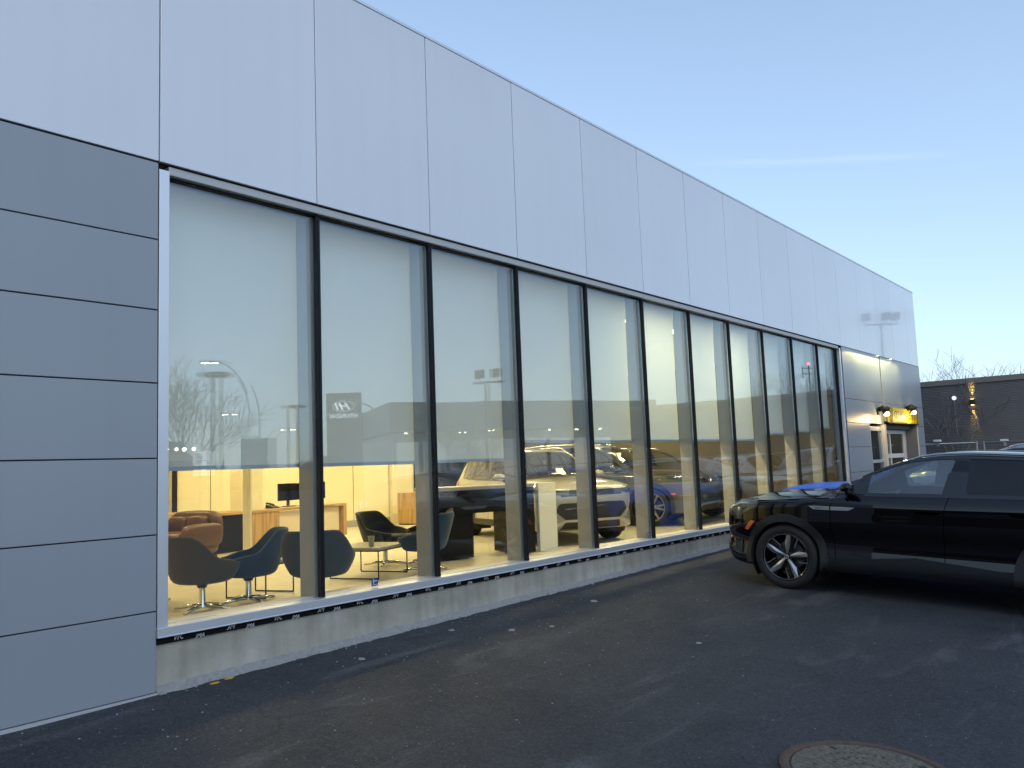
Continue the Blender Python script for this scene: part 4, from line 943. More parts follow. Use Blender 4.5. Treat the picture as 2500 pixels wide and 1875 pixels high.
def suv(sx=1.0, sz=1.0, sy=1.0, **kw):
    """upright five-door body; the tables are for a 4.5 m car"""
    A = lambda t: [(a*sx, z*sz) for a, z in t]; Y = lambda t: [(a*sx, y*sy) for a, y in t]
    P = lambda t: [(a*sx, z*sz) for a, z in t]; G = lambda t: [(y*sy, z*sz) for y, z in t]
    d = dict(L=4.5*sx, fw=.87*sx, rw=3.58*sx, R=.37*sz, wr=.365*sz, arch=.425*sz, arch_a=((-14,196),(-14,194)), clad='trim', track=1.58*sy, tw=.235, tuck=.965,
    zt=A([(0,.80),(.02,.88),(.05,.935),(.1,.975),(.2,1.015),(.4,1.05),(.8,1.085),(1.1,1.105),(1.2,1.125),(1.35,1.20),(1.7,1.42),(1.95,1.555),(2.15,1.615),(2.5,1.645),(3.0,1.65),(3.5,1.635),(3.9,1.60),(4.1,1.555),(4.22,1.45),(4.36,1.2),(4.44,1.05),(4.48,.95),(4.5,.85)]),
    zs=A([(0,.72),(.03,.80),(.1,.88),(.25,.93),(.6,.975),(1.2,1.0),(2.4,1.025),(3.4,1.045),(4.0,1.05),(4.3,1.02),(4.44,.92),(4.5,.75)]),
    zb=A([(0,.46),(.03,.36),(.08,.29),(.2,.24),(.45,.22),(1,.22),(3.4,.23),(4.0,.26),(4.25,.30),(4.42,.38),(4.5,.48)]),
    wm=Y([(0,.52),(.015,.60),(.03,.65),(.06,.715),(.1,.765),(.17,.82),(.28,.865),(.45,.90),(.7,.915),(1,.915),(3.5,.915),(4.0,.90),(4.25,.865),(4.4,.80),(4.47,.72),(4.5,.62)]),
    wt=Y([(0,.48),(.05,.60),(.1,.65),(.2,.69),(.5,.73),(1.1,.76),(1.3,.74),(1.7,.68),(2.1,.625),(2.6,.61),(3.6,.60),(4.05,.58),(4.3,.63),(4.5,.55)]),
    cr=A([(0,.03),(.3,.045),(.8,.05),(1.2,.05),(2.2,.04),(3.2,.04),(4.1,.05),(4.5,.04)]),
    cuts=[1.35*sx,2.42*sx,3.35*sx,1.1*sx,.16], doors=(1.35*sx,2.42*sx,3.35*sx), sill=.32*sz, hood=(.12,1.1*sx), skirt=(.36*sz,.37*sz,.36*sz), skirt_dark=True,
    windows=dict(ws=(1.18*sx,2.0*sx),
        cut=[P([(1.50,1.085),(2.37,1.095),(2.39,1.555),(2.15,1.545),(1.92,1.46),(1.70,1.30)]),P([(2.52,1.095),(3.28,1.11),(3.32,1.55),(2.52,1.565)]),P([(3.42,1.115),(3.80,1.15),(4.02,1.42),(3.9,1.5),(3.44,1.54)])],
        side=[('front_window',P([(1.48,1.08),(2.38,1.09)]),P([(1.50,1.10),(1.70,1.305),(1.92,1.465),(2.15,1.55),(2.40,1.565)]),'car_glass'),('rear_window',P([(2.51,1.09),(3.29,1.105)]),P([(2.51,1.57),(3.33,1.555)]),kw.get('rg','privacy')),('quarter_window',P([(3.41,1.11),(3.82,1.15)]),P([(3.43,1.545),(3.9,1.505),(4.03,1.42)]),kw.get('rg','privacy'))],
        trim=[(P([(1.36,1.07),(1.70,1.285),(1.92,1.445),(2.15,1.53),(2.5,1.55),(3.3,1.538),(3.88,1.485),(4.0,1.41)]),P([(1.36,1.09),(1.68,1.315),(1.90,1.475),(2.14,1.56),(2.5,1.582),(3.32,1.57),(3.92,1.522),(4.06,1.43)])),
              (P([(1.36,1.055),(2.4,1.065),(3.4,1.085),(3.84,1.125)]),P([(1.36,1.09),(2.4,1.102),(3.4,1.122),(3.82,1.165)])),
              (P([(2.36,1.08),(2.53,1.08)]),P([(2.375,1.56),(2.53,1.56)])),(P([(3.27,1.09),(3.43,1.10)]),P([(3.31,1.55),(3.45,1.545)])),(P([(3.79,1.13),(3.86,1.15)]),P([(3.98,1.43),(4.06,1.425)]))],
        bright=[(P([(1.36,1.048),(2.4,1.058),(3.4,1.078),(3.88,1.118)]),P([(1.36,1.057),(2.4,1.067),(3.4,1.087),(3.88,1.13)]))]),
    rear_glass=(1.16*sz,1.50*sz,.58*sy),
    gaps=[P([(1.42,.34),(1.37,.7),(1.35,.9),(1.40,1.05)]),P([(2.42,.34),(2.43,.7),(2.44,1.07)]),P([(3.0,.36),(3.12,.62),(3.30,.8),(3.34,1.07)]),P([(.5,.975),(.9,1.0),(1.34,1.02)])],
    handles=[(2.14*sx,2.36*sx,.93*sz),(3.04*sx,3.26*sx,.945*sz)], mirror=(1.52*sx,1.12*sz), drv=1,
    side_lamps=[('headlight',P([(.05,.82),(.30,.86),(.52,.92)]),P([(.04,.90),(.30,.94),(.54,.945)]),'lamp_in',.002),('headlight_insert',P([(.10,.84),(.28,.87)]),P([(.10,.885),(.30,.925)]),'gloss_black',.005),('headlight_lens',P([(.04,.81),(.30,.85),(.53,.915)]),P([(.03,.905),(.30,.95),(.55,.952)]),'lens',.010),('side_marker',P([(.40,.60),(.50,.60)]),P([(.40,.63),(.50,.63)]),'amber',.005),('taillight',P([(4.02,.98),(4.40,.93)]),P([(4.02,1.06),(4.40,1.07)]),'red_lens',.008)],
    face=[('light_strip','front',G([(-.56,.80),(.56,.80)]),G([(-.56,.90),(.56,.90)]),'gloss_black',.004),('headlight','front',G([(.42,.815),(.66,.83)]),G([(.42,.885),(.66,.895)]),'lamp_in',.007),('running_lamp','front',G([(.40,.895),(.70,.905)]),G([(.40,.905),(.70,.915)]),'paper',.010),
          ('lower_grille','front',G([(-.50,.42),(.50,.42)]),G([(-.66,.56),(-.60,.69),(.60,.69),(.66,.56)]),'trim',.006),
          ('skid_trim','front',G([(-.52,.385),(.52,.385)]),G([(-.50,.425),(.50,.425)]),'rim_silver',.016),('skid_trim','front',G([(.50,.385),(.70,.29)]),G([(.50,.43),(.74,.36)]),'rim_silver',.016),('corner_trim','front',G([(.72,.34),(.78,.50)]),G([(.62,.42),(.72,.56)]),'rim_silver',.012),
          ('lower_lip','front',G([(-.56,.27),(.56,.27)]),G([(-.50,.385),(.50,.385)]),'trim',.005),('number_plate','front',G([(-.25,.50),(.25,.50)]),G([(-.25,.60),(.25,.60)]),'trim',.014),
          ('tail_bar','rear',G([(-.60,.93),(.60,.93)]),G([(-.60,1.0),(.60,1.0)]),'red_lens',.006),('rear_bumper','rear',G([(-.66,.36),(.66,.36)]),G([(-.70,.52),(.70,.52)]),'trim',.006)],
    emblem=.85*sz, er=.07, rails=(2.1*sx,3.95*sx), rail_m='car_chrome', style='multi')
    if kw.get('hood_up'): d['zt'] = [(a, z*kw['hood_up'] if a <= 1.15*sx else z) for a, z in d['zt']]
    d.update(kw); return d

def ground_tilt(x, y, h):
    """pitch and roll that lay a car of heading h on the sloping lot"""
    gx = .0124 if -15 < x < 30 else 0; gy = .055 if -5 < y < 0 else 0
    f = gx*math.cos(h)+gy*math.sin(h); l = -gx*math.sin(h)+gy*math.cos(h)
    return -math.atan(f), math.atan(l)
def park(name, label, cat, d, p, nose, h, group=None, floor=None, detail=2, tail=False):
    """nose = ground point under the nose centre"""
    L = d['L']; x, y = nose[0]-math.cos(h)*L/2, nose[1]-math.sin(h)*L/2
    if floor is None: pi_, ro = ground_tilt(x, y, h); z = gz(x, y)
    else: pi_, ro, z = 0, 0, floor
    return make_car(name, label, cat, d, p, (x, y, z), h, pi_, ro, group, detail)
CARS_OUT = 'cars parked nose-in along the glass front'
ID_LOC = (7.36, -1.085)
park('parked_car', 'black electric crossover parked nose-in before the glass front with a silver strip on its fender', 'car', ID4, 'p_black', ID_LOC, PI/2, CARS_OUT)
park('parked_car', 'bright blue car half hidden behind the black crossover', 'car', suv(.98, .905, 1, rails=None, hood_up=1.04), 'p_blue', (10.2, -.60), PI/2, CARS_OUT)
park('parked_car', 'silver car parked nose-in beyond the blue one, furthest along the glass front', 'car', suv(.98,.95,1), 'p_silver', (14.9, -1.0), PI/2, CARS_OUT)
CARS_F = 'cars parked by the mesh fence'
park('parked_car', 'white car parked by the mesh fence with its red tail lights towards the lot', 'car', suv(), 'p_snow', (25.2, -5.0), R(3), CARS_F)
park('parked_car', 'pale silver car facing the lot from beside the white one by the mesh fence', 'car', suv(1.02,1,1), 'p_silver', (21.0, -3.3), R(181), CARS_F)
SHOW = 'cars on show inside'
def at(rear_near, d, h, track):  # helper kept simple: nose point from the centre of the wheelbase
    return None
def centre_nose(c, d, h):
    m_ = (d['fw']+d['rw'])/2
    return (c[0]+math.cos(h)*m_, c[1]+math.sin(h)*m_)
hW = math.atan2(-.89, -.46); dW = suv(rg='car_glass', drv=1)
park('show_car', 'white car on show behind the white board, facing the glass', 'car', dW, 'p_white', centre_nose((9.42,3.95), dW, hW), hW, SHOW, floor=FZ)
hA = math.atan2(-.99, .16); dA = suv(1.11,1.06,1.08, bars=(2.65,3.55), style='split', rg='privacy')
park('show_car', 'large grey car with roof bars on show behind the white one', 'car', dA, 'p_grey', centre_nose((12.62,4.55), dA, hA), hA, SHOW, floor=FZ)
hD = R(-93); dD = suv()
park('show_car', 'dark graphite car on show beyond the grey one, its badge facing the glass', 'car', dD, 'p_dark', (14.2,2.25), hD, SHOW, floor=FZ)
# ------------------------------------------------------------------ furniture
def sstep(a, b, x): t = min(max((x-a)/(b-a), 0), 1); return t*t*(3-2*t)
def tub_chair(fab, label, x, y, deg, low=False):
    t = thing('tub_chair', label, 'chair', (x, y, FZ), R(deg), 'swivel tub chairs in the lounge')
    rows = []; nth = 41
    def zt(th): 
        a = abs(th); return .76-.24*sstep(38, 88, a)-.055*sstep(88, 135, a)
    for v in range(11):
        row = []
        for i in range(nth):
            th = -138+276*i/(nth-1); q = R(th); z0 = .285
            if v <= 3:
                u = v/3; r = .05+.215*u; z = z0-.0+.02*u*u
            else:
                u = (v-3)/7; r = .265+.085*math.sin(u*PI/2); z = .305+(zt(th)-.305)*u
                r += .045*max(0, math.cos(q))*u*u
            row.append((-r*math.cos(q)*1.02, r*math.sin(q), z))
        rows.append(row)
    g = MB(); g.grid(rows); g.build('shell', fab, t, smooth=True, solid=.045, sub=1)
    g = MB(); rows = []
    for s_, z in ((.02,.315),(.85,.315),(1.0,.35),(1.0,.40),(.93,.428),(.6,.436),(.02,.436)):
        rows.append([(.055+.262*s_*(abs(math.cos(q))**.8)*(1 if math.cos(q) > 0 else -1), .235*s_*(abs(math.sin(q))**.8)*(1 if math.sin(q) > 0 else -1), z) for q in [2*PI*k/28 for k in range(28)]])
    g.grid(rows, wrap=True); g.build('seat', fab, t, smooth=True, sub=1)
    g = MB(); g.lathe([(.085,.285),(.085,.262),(.05,.245),(.045,.225)], 20); g.build('mount', M['black_steel'], t)
    g = MB(); g.lathe([(.032,.245),(.032,.07),(.05,.045),(.05,.03)], 20)
    for k in range(4):
        a = k*PI/2+.4; c, s_ = math.cos(a), math.sin(a)
        g.tube([(.02*c,.02*s_,.05),(.15*c,.15*s_,.042),(.30*c,.30*s_,.020)], [.022,.019,.013], 8)
    g.build('star_base', M['chrome'], t, smooth=True)
tub_chair(M['fab_navy'], 'dark blue tub chair cut off by the left window jamb', 1.38, 3.0, -20)
tub_chair(M['fab_taupe'], 'taupe tub chair standing in front of the leather armchair', 1.50, 2.06, 5)
tub_chair(M['fab_blue'], 'blue tub chair turned to show its seat, right of the taupe one', 2.04, 2.08, 152)
tub_chair(M['fab_green'], 'grey-green tub chair with its back against the first mullion', 2.36, 1.30, 40)
tub_chair(M['fab_navy'], 'navy tub chair behind the low table with the cup', 4.98, 3.22, -75)
tub_chair(M['fab_brown'], 'dark brown tub chair beside the navy one, half hidden by the second mullion', 5.42, 2.86, 150)
tub_chair(M['fab_blue'], 'blue tub chair seen from the side at the right of the low table', 4.70, 2.16, 118)
def low_table(label, c, a, w, d_, h):
    t = thing('low_table', label, 'table', (c[0], c[1], FZ), a, 'low tables between the tub chairs')
    g = MB(); g.box(-w/2, w/2, -d_/2, d_/2, h-.035, h); g.build('tabletop', M['grey_top'], t, bevel=.004)
    g = MB(); g.box(-w/2+.003, w/2-.003, -d_/2+.003, d_/2-.003, h-.05, h-.0355); g.build('top_edge', M['black_steel'], t)
    for sx in (-1,1):
        for sy in (-1,1):
            g = MB(); g.cyl((sx*(w/2-.02), sy*(d_/2-.02), .012), (sx*(w/2-.02), sy*(d_/2-.02), h-.045), .0085, n=8); g.build('leg', M['black_steel'], t, smooth=True)
        g = MB(); g.cyl((sx*(w/2-.02), -(d_/2-.02), .01), (sx*(w/2-.02), d_/2-.02, .01), .0085, n=8); g.build('runner', M['black_steel'], t, smooth=True)
low_table('low grey-topped table carrying a clear cup', (4.08,2.52), R(17), .74, .74, .39)
low_table('low table hidden between the blue and the grey-green tub chairs', (2.40,2.40), R(20), .55, .55, .39)
t = thing('drink_cup', 'clear plastic cup of coffee on the low table', 'cup', (3.93, 2.30, FZ+.391))
g = MB(); g.lathe([(0,0),(.028,0),(.030,.004),(.043,.125),(.046,.128),(.041,.128),(.030,.06),(0,.06)], 24); g.build('cup_wall', M['cup'], t, smooth=True)
g = MB(); g.lathe([(0,.0615),(.0305,.0615),(.034,.082),(0,.082)], 24); g.build('coffee', M['cup_dark'], t)
# leather armchair
t = thing('leather_armchair', 'wide tan leather armchair with cushions in front of the desk', 'armchair', (3.95, 6.9, FZ), R(-160))
def cushion(mb, c, hx, hy, hz, n=16, p=.45):
    rows = []
    for i in range(9):
        f = -PI/2+PI*i/8; cz, sz = math.cos(f), math.sin(f)
        rows.append([(c[0]+hx*(cz**p if cz > 0 else 0)*math.copysign(abs(math.cos(q))**p, math.cos(q)), c[1]+hy*(cz**p if cz > 0 else 0)*math.copysign(abs(math.sin(q))**p, math.sin(q)), c[2]+hz*math.copysign(abs(sz)**p, sz)) for q in [2*PI*k/n for k in range(n)]])
    mb.grid(rows, wrap=True)
for nm_, c, h_ in (('base',(0,0,.22),(.46,.50,.13)),('seat',(.06,0,.40),(.38,.36,.09)),('backrest',(-.36,0,.50),(.13,.50,.30)),('armrest',(.02,.43,.42),(.44,.10,.19)),('armrest',(.02,-.43,.42),(.44,.10,.19)),('cushion',(-.20,.16,.56),(.11,.20,.17)),('cushion',(-.18,-.18,.55),(.11,.20,.17))):
    g = MB(); cushion(g, c, *h_); g.build(nm_, M['leather'], t, smooth=True, sub=1)
g = MB()
for sx in (-.36,.36):
    for sy in (-.38,.38): g.cyl((sx,sy,0),(sx,sy,.1),.02,.025,10)
g.build('foot', M['black_steel'], t)
# slim post
t = thing('slim_post', 'slim cream post standing in front of the oak desk', 'post', (3.60, 4.50, FZ), R(40))
g = MB(); g.box(-.045,.045,-.05,.05,.012,3.67); g.build('shaft', M['wall_in'], t, bevel=.004)
g = MB(); g.box(-.07,.07,-.07,.07,0,.011); g.build('base_plate', M['alu'], t)
# oak desk
t = thing('oak_desk', 'long oak desk with a cream front panel and two monitors', 'desk', (5.2, 7.55, FZ), math.atan2(.40, 2.56))
g = MB(); g.box(-.5, 3.05, -.02, .80, .655, .70); g.build('desktop', M['oak_top'], t, bevel=.003)
g = MB(); g.box(.36, 1.20, .0, .03, .0, .654); g.build('side_panel', M['oak'], t, bevel=.003)
g = MB(); g.box(-.45, .359, .01, .04, .0, .654); g.build('shade_dark_panel', M['dark_lam'], t)  # left desk front coloured dark to stand for its shadow
g = MB(); g.box(1.201, 2.90, .06, .085, .16, .64); g.build('front_panel', M['laminate'], t)
g = MB(); g.box(2.96, 3.05, -.019, .79, .05, .654); g.build('side_panel', M['oak'], t, bevel=.003)
g = MB(); g.box(1.201, 2.958, .10, .13, .08, .155); g.build('lower_rail', M['oak_top'], t)
g = MB(); g.box(-.5, .25, .805, 2.4, .655, .70); g.box(-.45, .20, 2.35, 2.39, 0, .654); g.build('return_wing', M['oak_top'], t)
for (x, y), w, a in (((7.0,8.28),'left computer monitor with a bare black back',.20),((7.66,8.42),'right computer monitor behind the mullion',-.05)):
    m_ = thing('monitor', f'{w} on the oak desk', 'monitor', (x, y, FZ+.7005), a, 'monitors on the oak desk')
    g = MB(); g.box(-.31,.31,-.025,.02,.12,.46); g.build('screen', M['screen'], m_, bevel=.006)
    g = MB(); g.box(-.035,.035,.02,.045,.02,.30); g.box(-.12,.12,-.07,.09,0,.015); g.build('stand', M['plastic_blk'], m_, bevel=.004)
t = thing('desk_box', 'small dark box left on the oak desk', 'box', (6.05, 8.15, FZ+.7005), .2)
g = MB(); g.box(-.11,.11,-.06,.06,0,.10); g.build('box_body', M['plastic_blk'], t, bevel=.004); g = MB(); g.box(-.08,.0,-.0625,-.0605,.02,.08); g.build('box_label', M['paper'], t)
t = thing('desk_phone', 'black desk phone beside the left monitor', 'phone', (6.45, 8.05, FZ+.7005), .3)
g = MB(); g.add([(-.10,-.09,0),(.10,-.09,0),(.10,.09,0),(-.10,.09,0),(-.10,-.09,.02),(.10,-.09,.02),(.10,.09,.07),(-.10,.09,.07)], [(0,3,2,1),(4,5,6,7),(0,1,5,4),(1,2,6,5),(2,3,7,6),(3,0,4,7)]); g.build('phone_base', M['plastic_blk'], t, bevel=.004)
g = MB(); g.tube([(-.075,-.09,.06),(-.075,-.07,.075),(-.075,.06,.10),(-.075,.085,.09)], [.022,.016,.016,.022], 8); g.build('handset', M['plastic_blk'], t, smooth=True)
t = thing('paper_stack', 'loose stack of white papers on the oak desk by the post', 'papers', (5.75, 7.98, FZ+.7005), .5)
g = MB()
for i in range(5): a = i*.09; g.obox((.01*i,.008*i,.002+.003*i), (.105*math.cos(a),.105*math.sin(a),0), (-.148*math.sin(a),.148*math.cos(a),0), (0,0,.0012))
g.build('sheet', M['paper'], t)
t = thing('oak_cabinet', 'tall oak cabinet end before the back wall', 'cabinet', (11.55, 9.45, FZ), .1)
g = MB(); g.box(-.35,.55,-.25,.25,.03,.78); g.build('carcass', M['oak'], t, bevel=.004); g = MB(); g.box(-.33,.53,-.23,.23,0,.029); g.build('base', M['plastic_blk'], t)
# dark counter and white board
t = thing('dark_counter', 'black standing counter with a pale top, its ends reaching the floor', 'counter', (5.5, 2.72, FZ), math.atan2(-.5, 1.3))
W_ = 1.66
g = MB(); g.box(-.02, W_, -.02, .75, 1.0, 1.05); g.build('countertop', M['grey_top'], t, bevel=.004)
g = MB(); g.box(0, W_-.36, .01, .04, .66, .999); g.build('apron', M['dark_lam'], t)
g = MB(); g.box(0, .62, .042, .70, .02, .998); g.build('end_panel', M['dark_lam'], t, bevel=.003)
g = MB(); g.box(W_-.35, W_-.01, .0, .70, .02, .998); g.build('end_panel', M['dark_lam'], t, bevel=.003)
t = thing('display_board', 'tall narrow white board standing beside the black counter', 'display board', (7.44, 2.20, FZ), math.atan2(.07, .54))
g = MB(); g.box(-.275,.275,-.03,.03,.012,1.05); g.build('panel', M['board_white'], t, bevel=.004); g = MB(); g.box(-.29,.29,-.12,.12,0,.0115); g.build('foot_plate', M['alu'], t)

# ------------------------------------------------------------------ right background
t = thing('brown_building', 'long low building clad in brown horizontal siding beyond the fence', 'building', (0,0,0))
BX = 27.0
g = MB(); n = 70; y0, y1 = -13.2, 8.0; P_ = []
zb0 = .1; zt0 = 3.62
prof = []
for i in range(n):
    z = zb0+(zt0-zb0)*i/n; h = (zt0-zb0)/n; prof += [(0, z), (-.012, z+h*.25), (-.012, z+h*.75), (0, z+h*.95)]
g.grid([[(BX+dx, y, z) for dx, z in prof] for y in (y0, y1)])
g.box(BX+.02, BX+14, y0, y1, -.2, 3.6); g.build('siding_wall', M['siding'], t)
g = MB(); g.box(BX-.06, BX+14.1, y0-.06, y1+.06, 3.62, 3.80); g.build('coping', M['coping'], t, bevel=.01)
t = thing('wall_light', 'lit up-and-down light fixed to the brown siding', 'wall light', (BX-.012, -.35, 3.02))
g = MB(); g.box(-.10,0,-.06,.06,-.09,.09); g.build('housing', M['dark_metal'], t, bevel=.01)
for sg in (1,-1):
    g = MB(); g.box(-.085,-.02,-.045,.045,sg*.092-.004,sg*.092+.004); g.build('lens', emis('lit_lens', (1,.66,.22), 4), t)
    ld = bpy.data.lights.new('wall_light_beam', 'SPOT'); ld.energy = 22; ld.color = (1,.64,.18); ld.spot_size = R(30); ld.spot_blend = .6; ld.shadow_soft_size = .02
    lo = bpy.data.objects.new('lamp', ld); COL.objects.link(lo); lo.parent = t; lo.location = (-.07,0,sg*.11); lo.rotation_euler = (R(180) if sg > 0 else 0, R(12*sg if sg > 0 else -12), 0)
t = thing('lamp_post', 'white globe lamp on a thin post between the tree and the brown siding', 'lamp post', (26.6, .10, gz(26.6,.1)))
g = MB(); g.cyl((0,0,0),(0,0,2.75),.014,n=10); g.build('pole', M['siding'], t, smooth=True)
g = MB(); g.lathe([(0,2.77),(.05,2.79),(.07,2.84),(.05,2.89),(0,2.91)], 16); g.build('globe', emis('lit_globe', (.95,.97,1), .45), t, smooth=True)
# mesh fence
t = thing('mesh_fence', 'galvanised mesh fence with a top rail in front of the brown siding', 'fence', (0,0,0))
FX = 25.9
def fz(y): return gz(FX, y)
g = MB(); g.cyl((FX, 6, fz(6)+1.42), (FX, -.55, fz(-.55)+1.42), .022, n=8); g.cyl((FX, -.75, fz(-.75)+1.42), (FX, -20, fz(-20)+1.42), .022, n=8); g.build('top_rail', M['galv'], t, smooth=True)
for y in (6,3.4,.95,-.55,-.75,-2.9,-5.3,-7.7,-10.1,-12.5,-15,-17.5,-20):
    g = MB(); g.cyl((FX, y, fz(y)-.02), (FX, y, fz(y)+1.46), .026, n=8); g.build('post', M['galv'], t, smooth=True)
g = MB()
for i in range(220):
    y = 6-i*.118; g.cyl((FX, y, fz(y)+.05), (FX, y, fz(y)+1.41), .0022, n=3)
for j in range(18):
    z = .05+j*.078; g.cyl((FX, 6, fz(6)+z), (FX, 0, fz(0)+z), .0022, n=3); g.cyl((FX, 0, fz(0)+z), (FX, -5, fz(-5)+z), .0022, n=3); g.cyl((FX, -5, fz(-5)+z), (FX, -20, fz(-20)+z), .0022, n=3)
g.build('mesh', M['galv'], t)
for y, w in ((.55,'left'),(-1.30,'right')):
    t = thing('fence_camera', f'{w} small white camera box clamped to the fence rail', 'camera', (FX, y, fz(y)+1.44), 0, 'boxes on the fence rail')
    g = MB(); g.box(-.10,.08,-.10,.10,.02,.09); g.build('case', M['paper'], t, bevel=.012)
    g = MB(); g.box(-.03,.03,-.05,.03,-.12,.019); g.build('bracket', M['galv'], t, bevel=.006)

# ------------------------------------------------------------------ bare trees
def bare_tree(label, base, H, seed, spread=.5, tr=.12, depth_=5, group='bare trees', rmin=.006, kind_='bare_tree', trunk=.2, thin=1):
    rn = random.Random(seed); t = thing(kind_, label, 'tree', base, 0, group)
    tk, cr = MB(), MB(); cnt = [0]
    NC = [max(2, round(q*thin)) for q in (5, 6, 6, 5, 4, 3)]; LN = (trunk, .46, .27, .16, .10, .06)
    def grow(p, d, l, r, lv):
        n = 5 if lv < 3 else 3; pts = [p]; rs = [r]; q = Vector(p); v = Vector(d)
        for i in range(n):
            v = (v+Vector((rn.gauss(0,.09),rn.gauss(0,.09),(.10 if lv else .0)+rn.gauss(0,.04)))).normalized(); q = q+v*l/n; pts.append(tuple(q)); rs.append(max(rmin, r*(1-(.25 if lv == 0 else .7)*(i+1)/n)))
        (tk if lv == 0 else cr).tube(pts, rs, 8 if lv == 0 else (5 if lv < 3 else 3), cap=False); cnt[0] += 1
        if lv >= depth_: return
        for k in range(NC[lv]):
            f = rn.uniform(.6, 1.0) if lv == 0 else .2+.8*(k+rn.random())/NC[lv]
            j = min(int(f*n), n-1); a = Vector(pts[j]).lerp(Vector(pts[j+1]), f*n-j)
            az = (k+rn.uniform(-.3,.3))*2*PI/NC[lv] if lv == 0 else rn.uniform(0, 2*PI); tilt = (rn.uniform(.25,.75) if lv == 0 else rn.uniform(.4, .95))*spread*2
            side = v.orthogonal().normalized(); side.rotate(Matrix.Rotation(az, 3, v))
            nd = (v*math.cos(tilt)+side*math.sin(tilt)).normalized()
            grow(tuple(a), nd, H*LN[lv+1]*rn.uniform(.7,1.15), max(rmin, rs[j]*(.62 if lv == 0 else .5)), lv+1)
    grow((0,0,0), (rn.gauss(0,.03),rn.gauss(0,.03),1), H*LN[0], tr, 0)
    tk.build('trunk', M['bark'], t, smooth=True); cr.build('crown', M['twig'], t, smooth=True)
    return t
bare_tree('young bare tree standing at the fence before the brown siding', (26.35, .10, gz(26.3,.3)), 3.9, 26, .42, .06, 4, None, .010, thin=.55)
bare_tree('bare treetop over the roof edge nearest the showroom corner', (46, 4.6, .3), 6.9, 5, .5, .16, 4, 'trees beyond the brown building')
bare_tree('second bare treetop over the brown roof', (47, 2.8, .3), 6.3, 8, .5, .16, 4, 'trees beyond the brown building')
bare_tree('low bare treetop at the right end of the brown roof', (52, -3.9, .3), 5.9, 9, .5, .14, 4, 'trees beyond the brown building')
bare_tree('big bare tree by the street, mirrored in the leftmost pane', (33.8, -59, 0), 12.2, 12, .5, .36, 4, 'mirrored trees across the lot', .028, thin=.8)
bare_tree('small bare tree mirrored in the third pane', (22.9, -17.6, -.1), 4.2, 14, .5, .06, 4, 'mirrored trees across the lot')
for i, (x, y) in enumerate(((46,-9.5),(46.5,-12),(47,-14.5))):
    bare_tree(f'{["first","second","third"][i]} bare tree behind the brown building, mirrored in the rightmost panes', (x, y, 0), 7.4, 30+i, .5, .2, 4, 'mirrored trees across the lot')

# ------------------------------------------------------------------ across the lot (seen in the glass)
def tube_thing(name, label, cat, base, parts, group=None):
    t = thing(name, label, cat, base, 0, group)
    for nm_, fn, mt_ in parts:
        g = MB(); fn(g); g.build(nm_, mt_, t, smooth=True)
    return t
lampw = emis('lit_street_lamp', (1,.86,.6), 14)
def cobra(label, base, H, reach, dirv):
    dx, dy = dirv
    def arm(g):
        pts = [(0,0,H*.60)]+[(dx*reach*(1-math.cos(a)), dy*reach*(1-math.cos(a)), H*.60+H*.38*math.sin(a)) for a in [PI/2*i/10 for i in range(11)]]
        g.tube(pts, [.075-.003*i for i in range(len(pts))], 8)
    tube_thing('street_lamp', label, 'street lamp', base, [('pole', lambda g: g.cyl((0,0,0),(0,0,H*.61),.11,.08,10), M['galv']), ('arm', arm, M['galv']),
        ('head', lambda g: g.obox((dx*(reach+.3), dy*(reach+.3), H*.975), (dx*.35,dy*.35,.0), (-dy*.13,dx*.13,0), (0,0,.06)), M['galv']),
        ('lens', lambda g: g.obox((dx*(reach+.32), dy*(reach+.32), H*.975-.085), (dx*.22,dy*.22,0), (-dy*.11,dx*.11,0), (0,0,.025)), lampw)], 'curved street lamps across the lot')
cobra('tall curved street lamp mirrored in the leftmost pane', (25.6,-37.6,-.3), 8.95, 2.3, (-.75,-.66))
cobra('curved street lamp right of the pylon, mirrored in the second pane', (37.4,-39.3,-.3), 6.9, 1.5, (-.7,-.7))
cobra('small far street lamp mirrored behind the big tree', (34.3,-58,-.3), 7.3, 1.6, (.7,.7))
cobra('small far street lamp mirrored beside the disc lamp', (43.6,-63,-.3), 6.7, 1.7, (.7,.7))
def disc_lamp(label, base, H, r):
    tube_thing('disc_lamp', label, 'lamp post', base, [('pole', lambda g: g.cyl((0,0,0),(0,0,H-.1),.11,.11,12), M['dark_metal']), ('head', lambda g: g.lathe([(0,H-.16),(r*.9,H-.14),(r,H-.06),(r*.9,H),(0,H)], 28), M['dark_metal'])], 'flat disc lamp posts across the lot')
disc_lamp('large flat disc lamp post mirrored in front of the big tree', (15.95,-25.7,-.27), 6.15, .68)
disc_lamp('smaller flat disc lamp post mirrored beside the first mullion', (27.1,-35.9,-.27), 6.1, .52)
def flood(label, base, H, heads, ax):
    t = thing('floodlight_mast', label, 'floodlight mast', base, 0, 'floodlight masts of the lot')
    g = MB(); g.cyl((0,0,0),(0,0,H),.10,.075,10); g.build('pole', M['dark_metal'], t, smooth=True)
    g = MB(); g.cyl((-ax[0]*.8,-ax[1]*.8,H-.05),(ax[0]*.8,ax[1]*.8,H-.05),.05,n=8); g.build('crossarm', M['dark_metal'], t, smooth=True)
    for s_ in heads:
        g = MB(); g.obox((ax[0]*s_, ax[1]*s_, H+.38), (ax[0]*.24,ax[1]*.24,.03), (-ax[1]*.10,ax[0]*.10,0), (0,0,.21)); g.cyl((ax[0]*s_,ax[1]*s_,H-.05),(ax[0]*s_,ax[1]*s_,H+.2),.03,n=6); g.build('lamp_head', M['dark_metal'], t, bevel=.03)
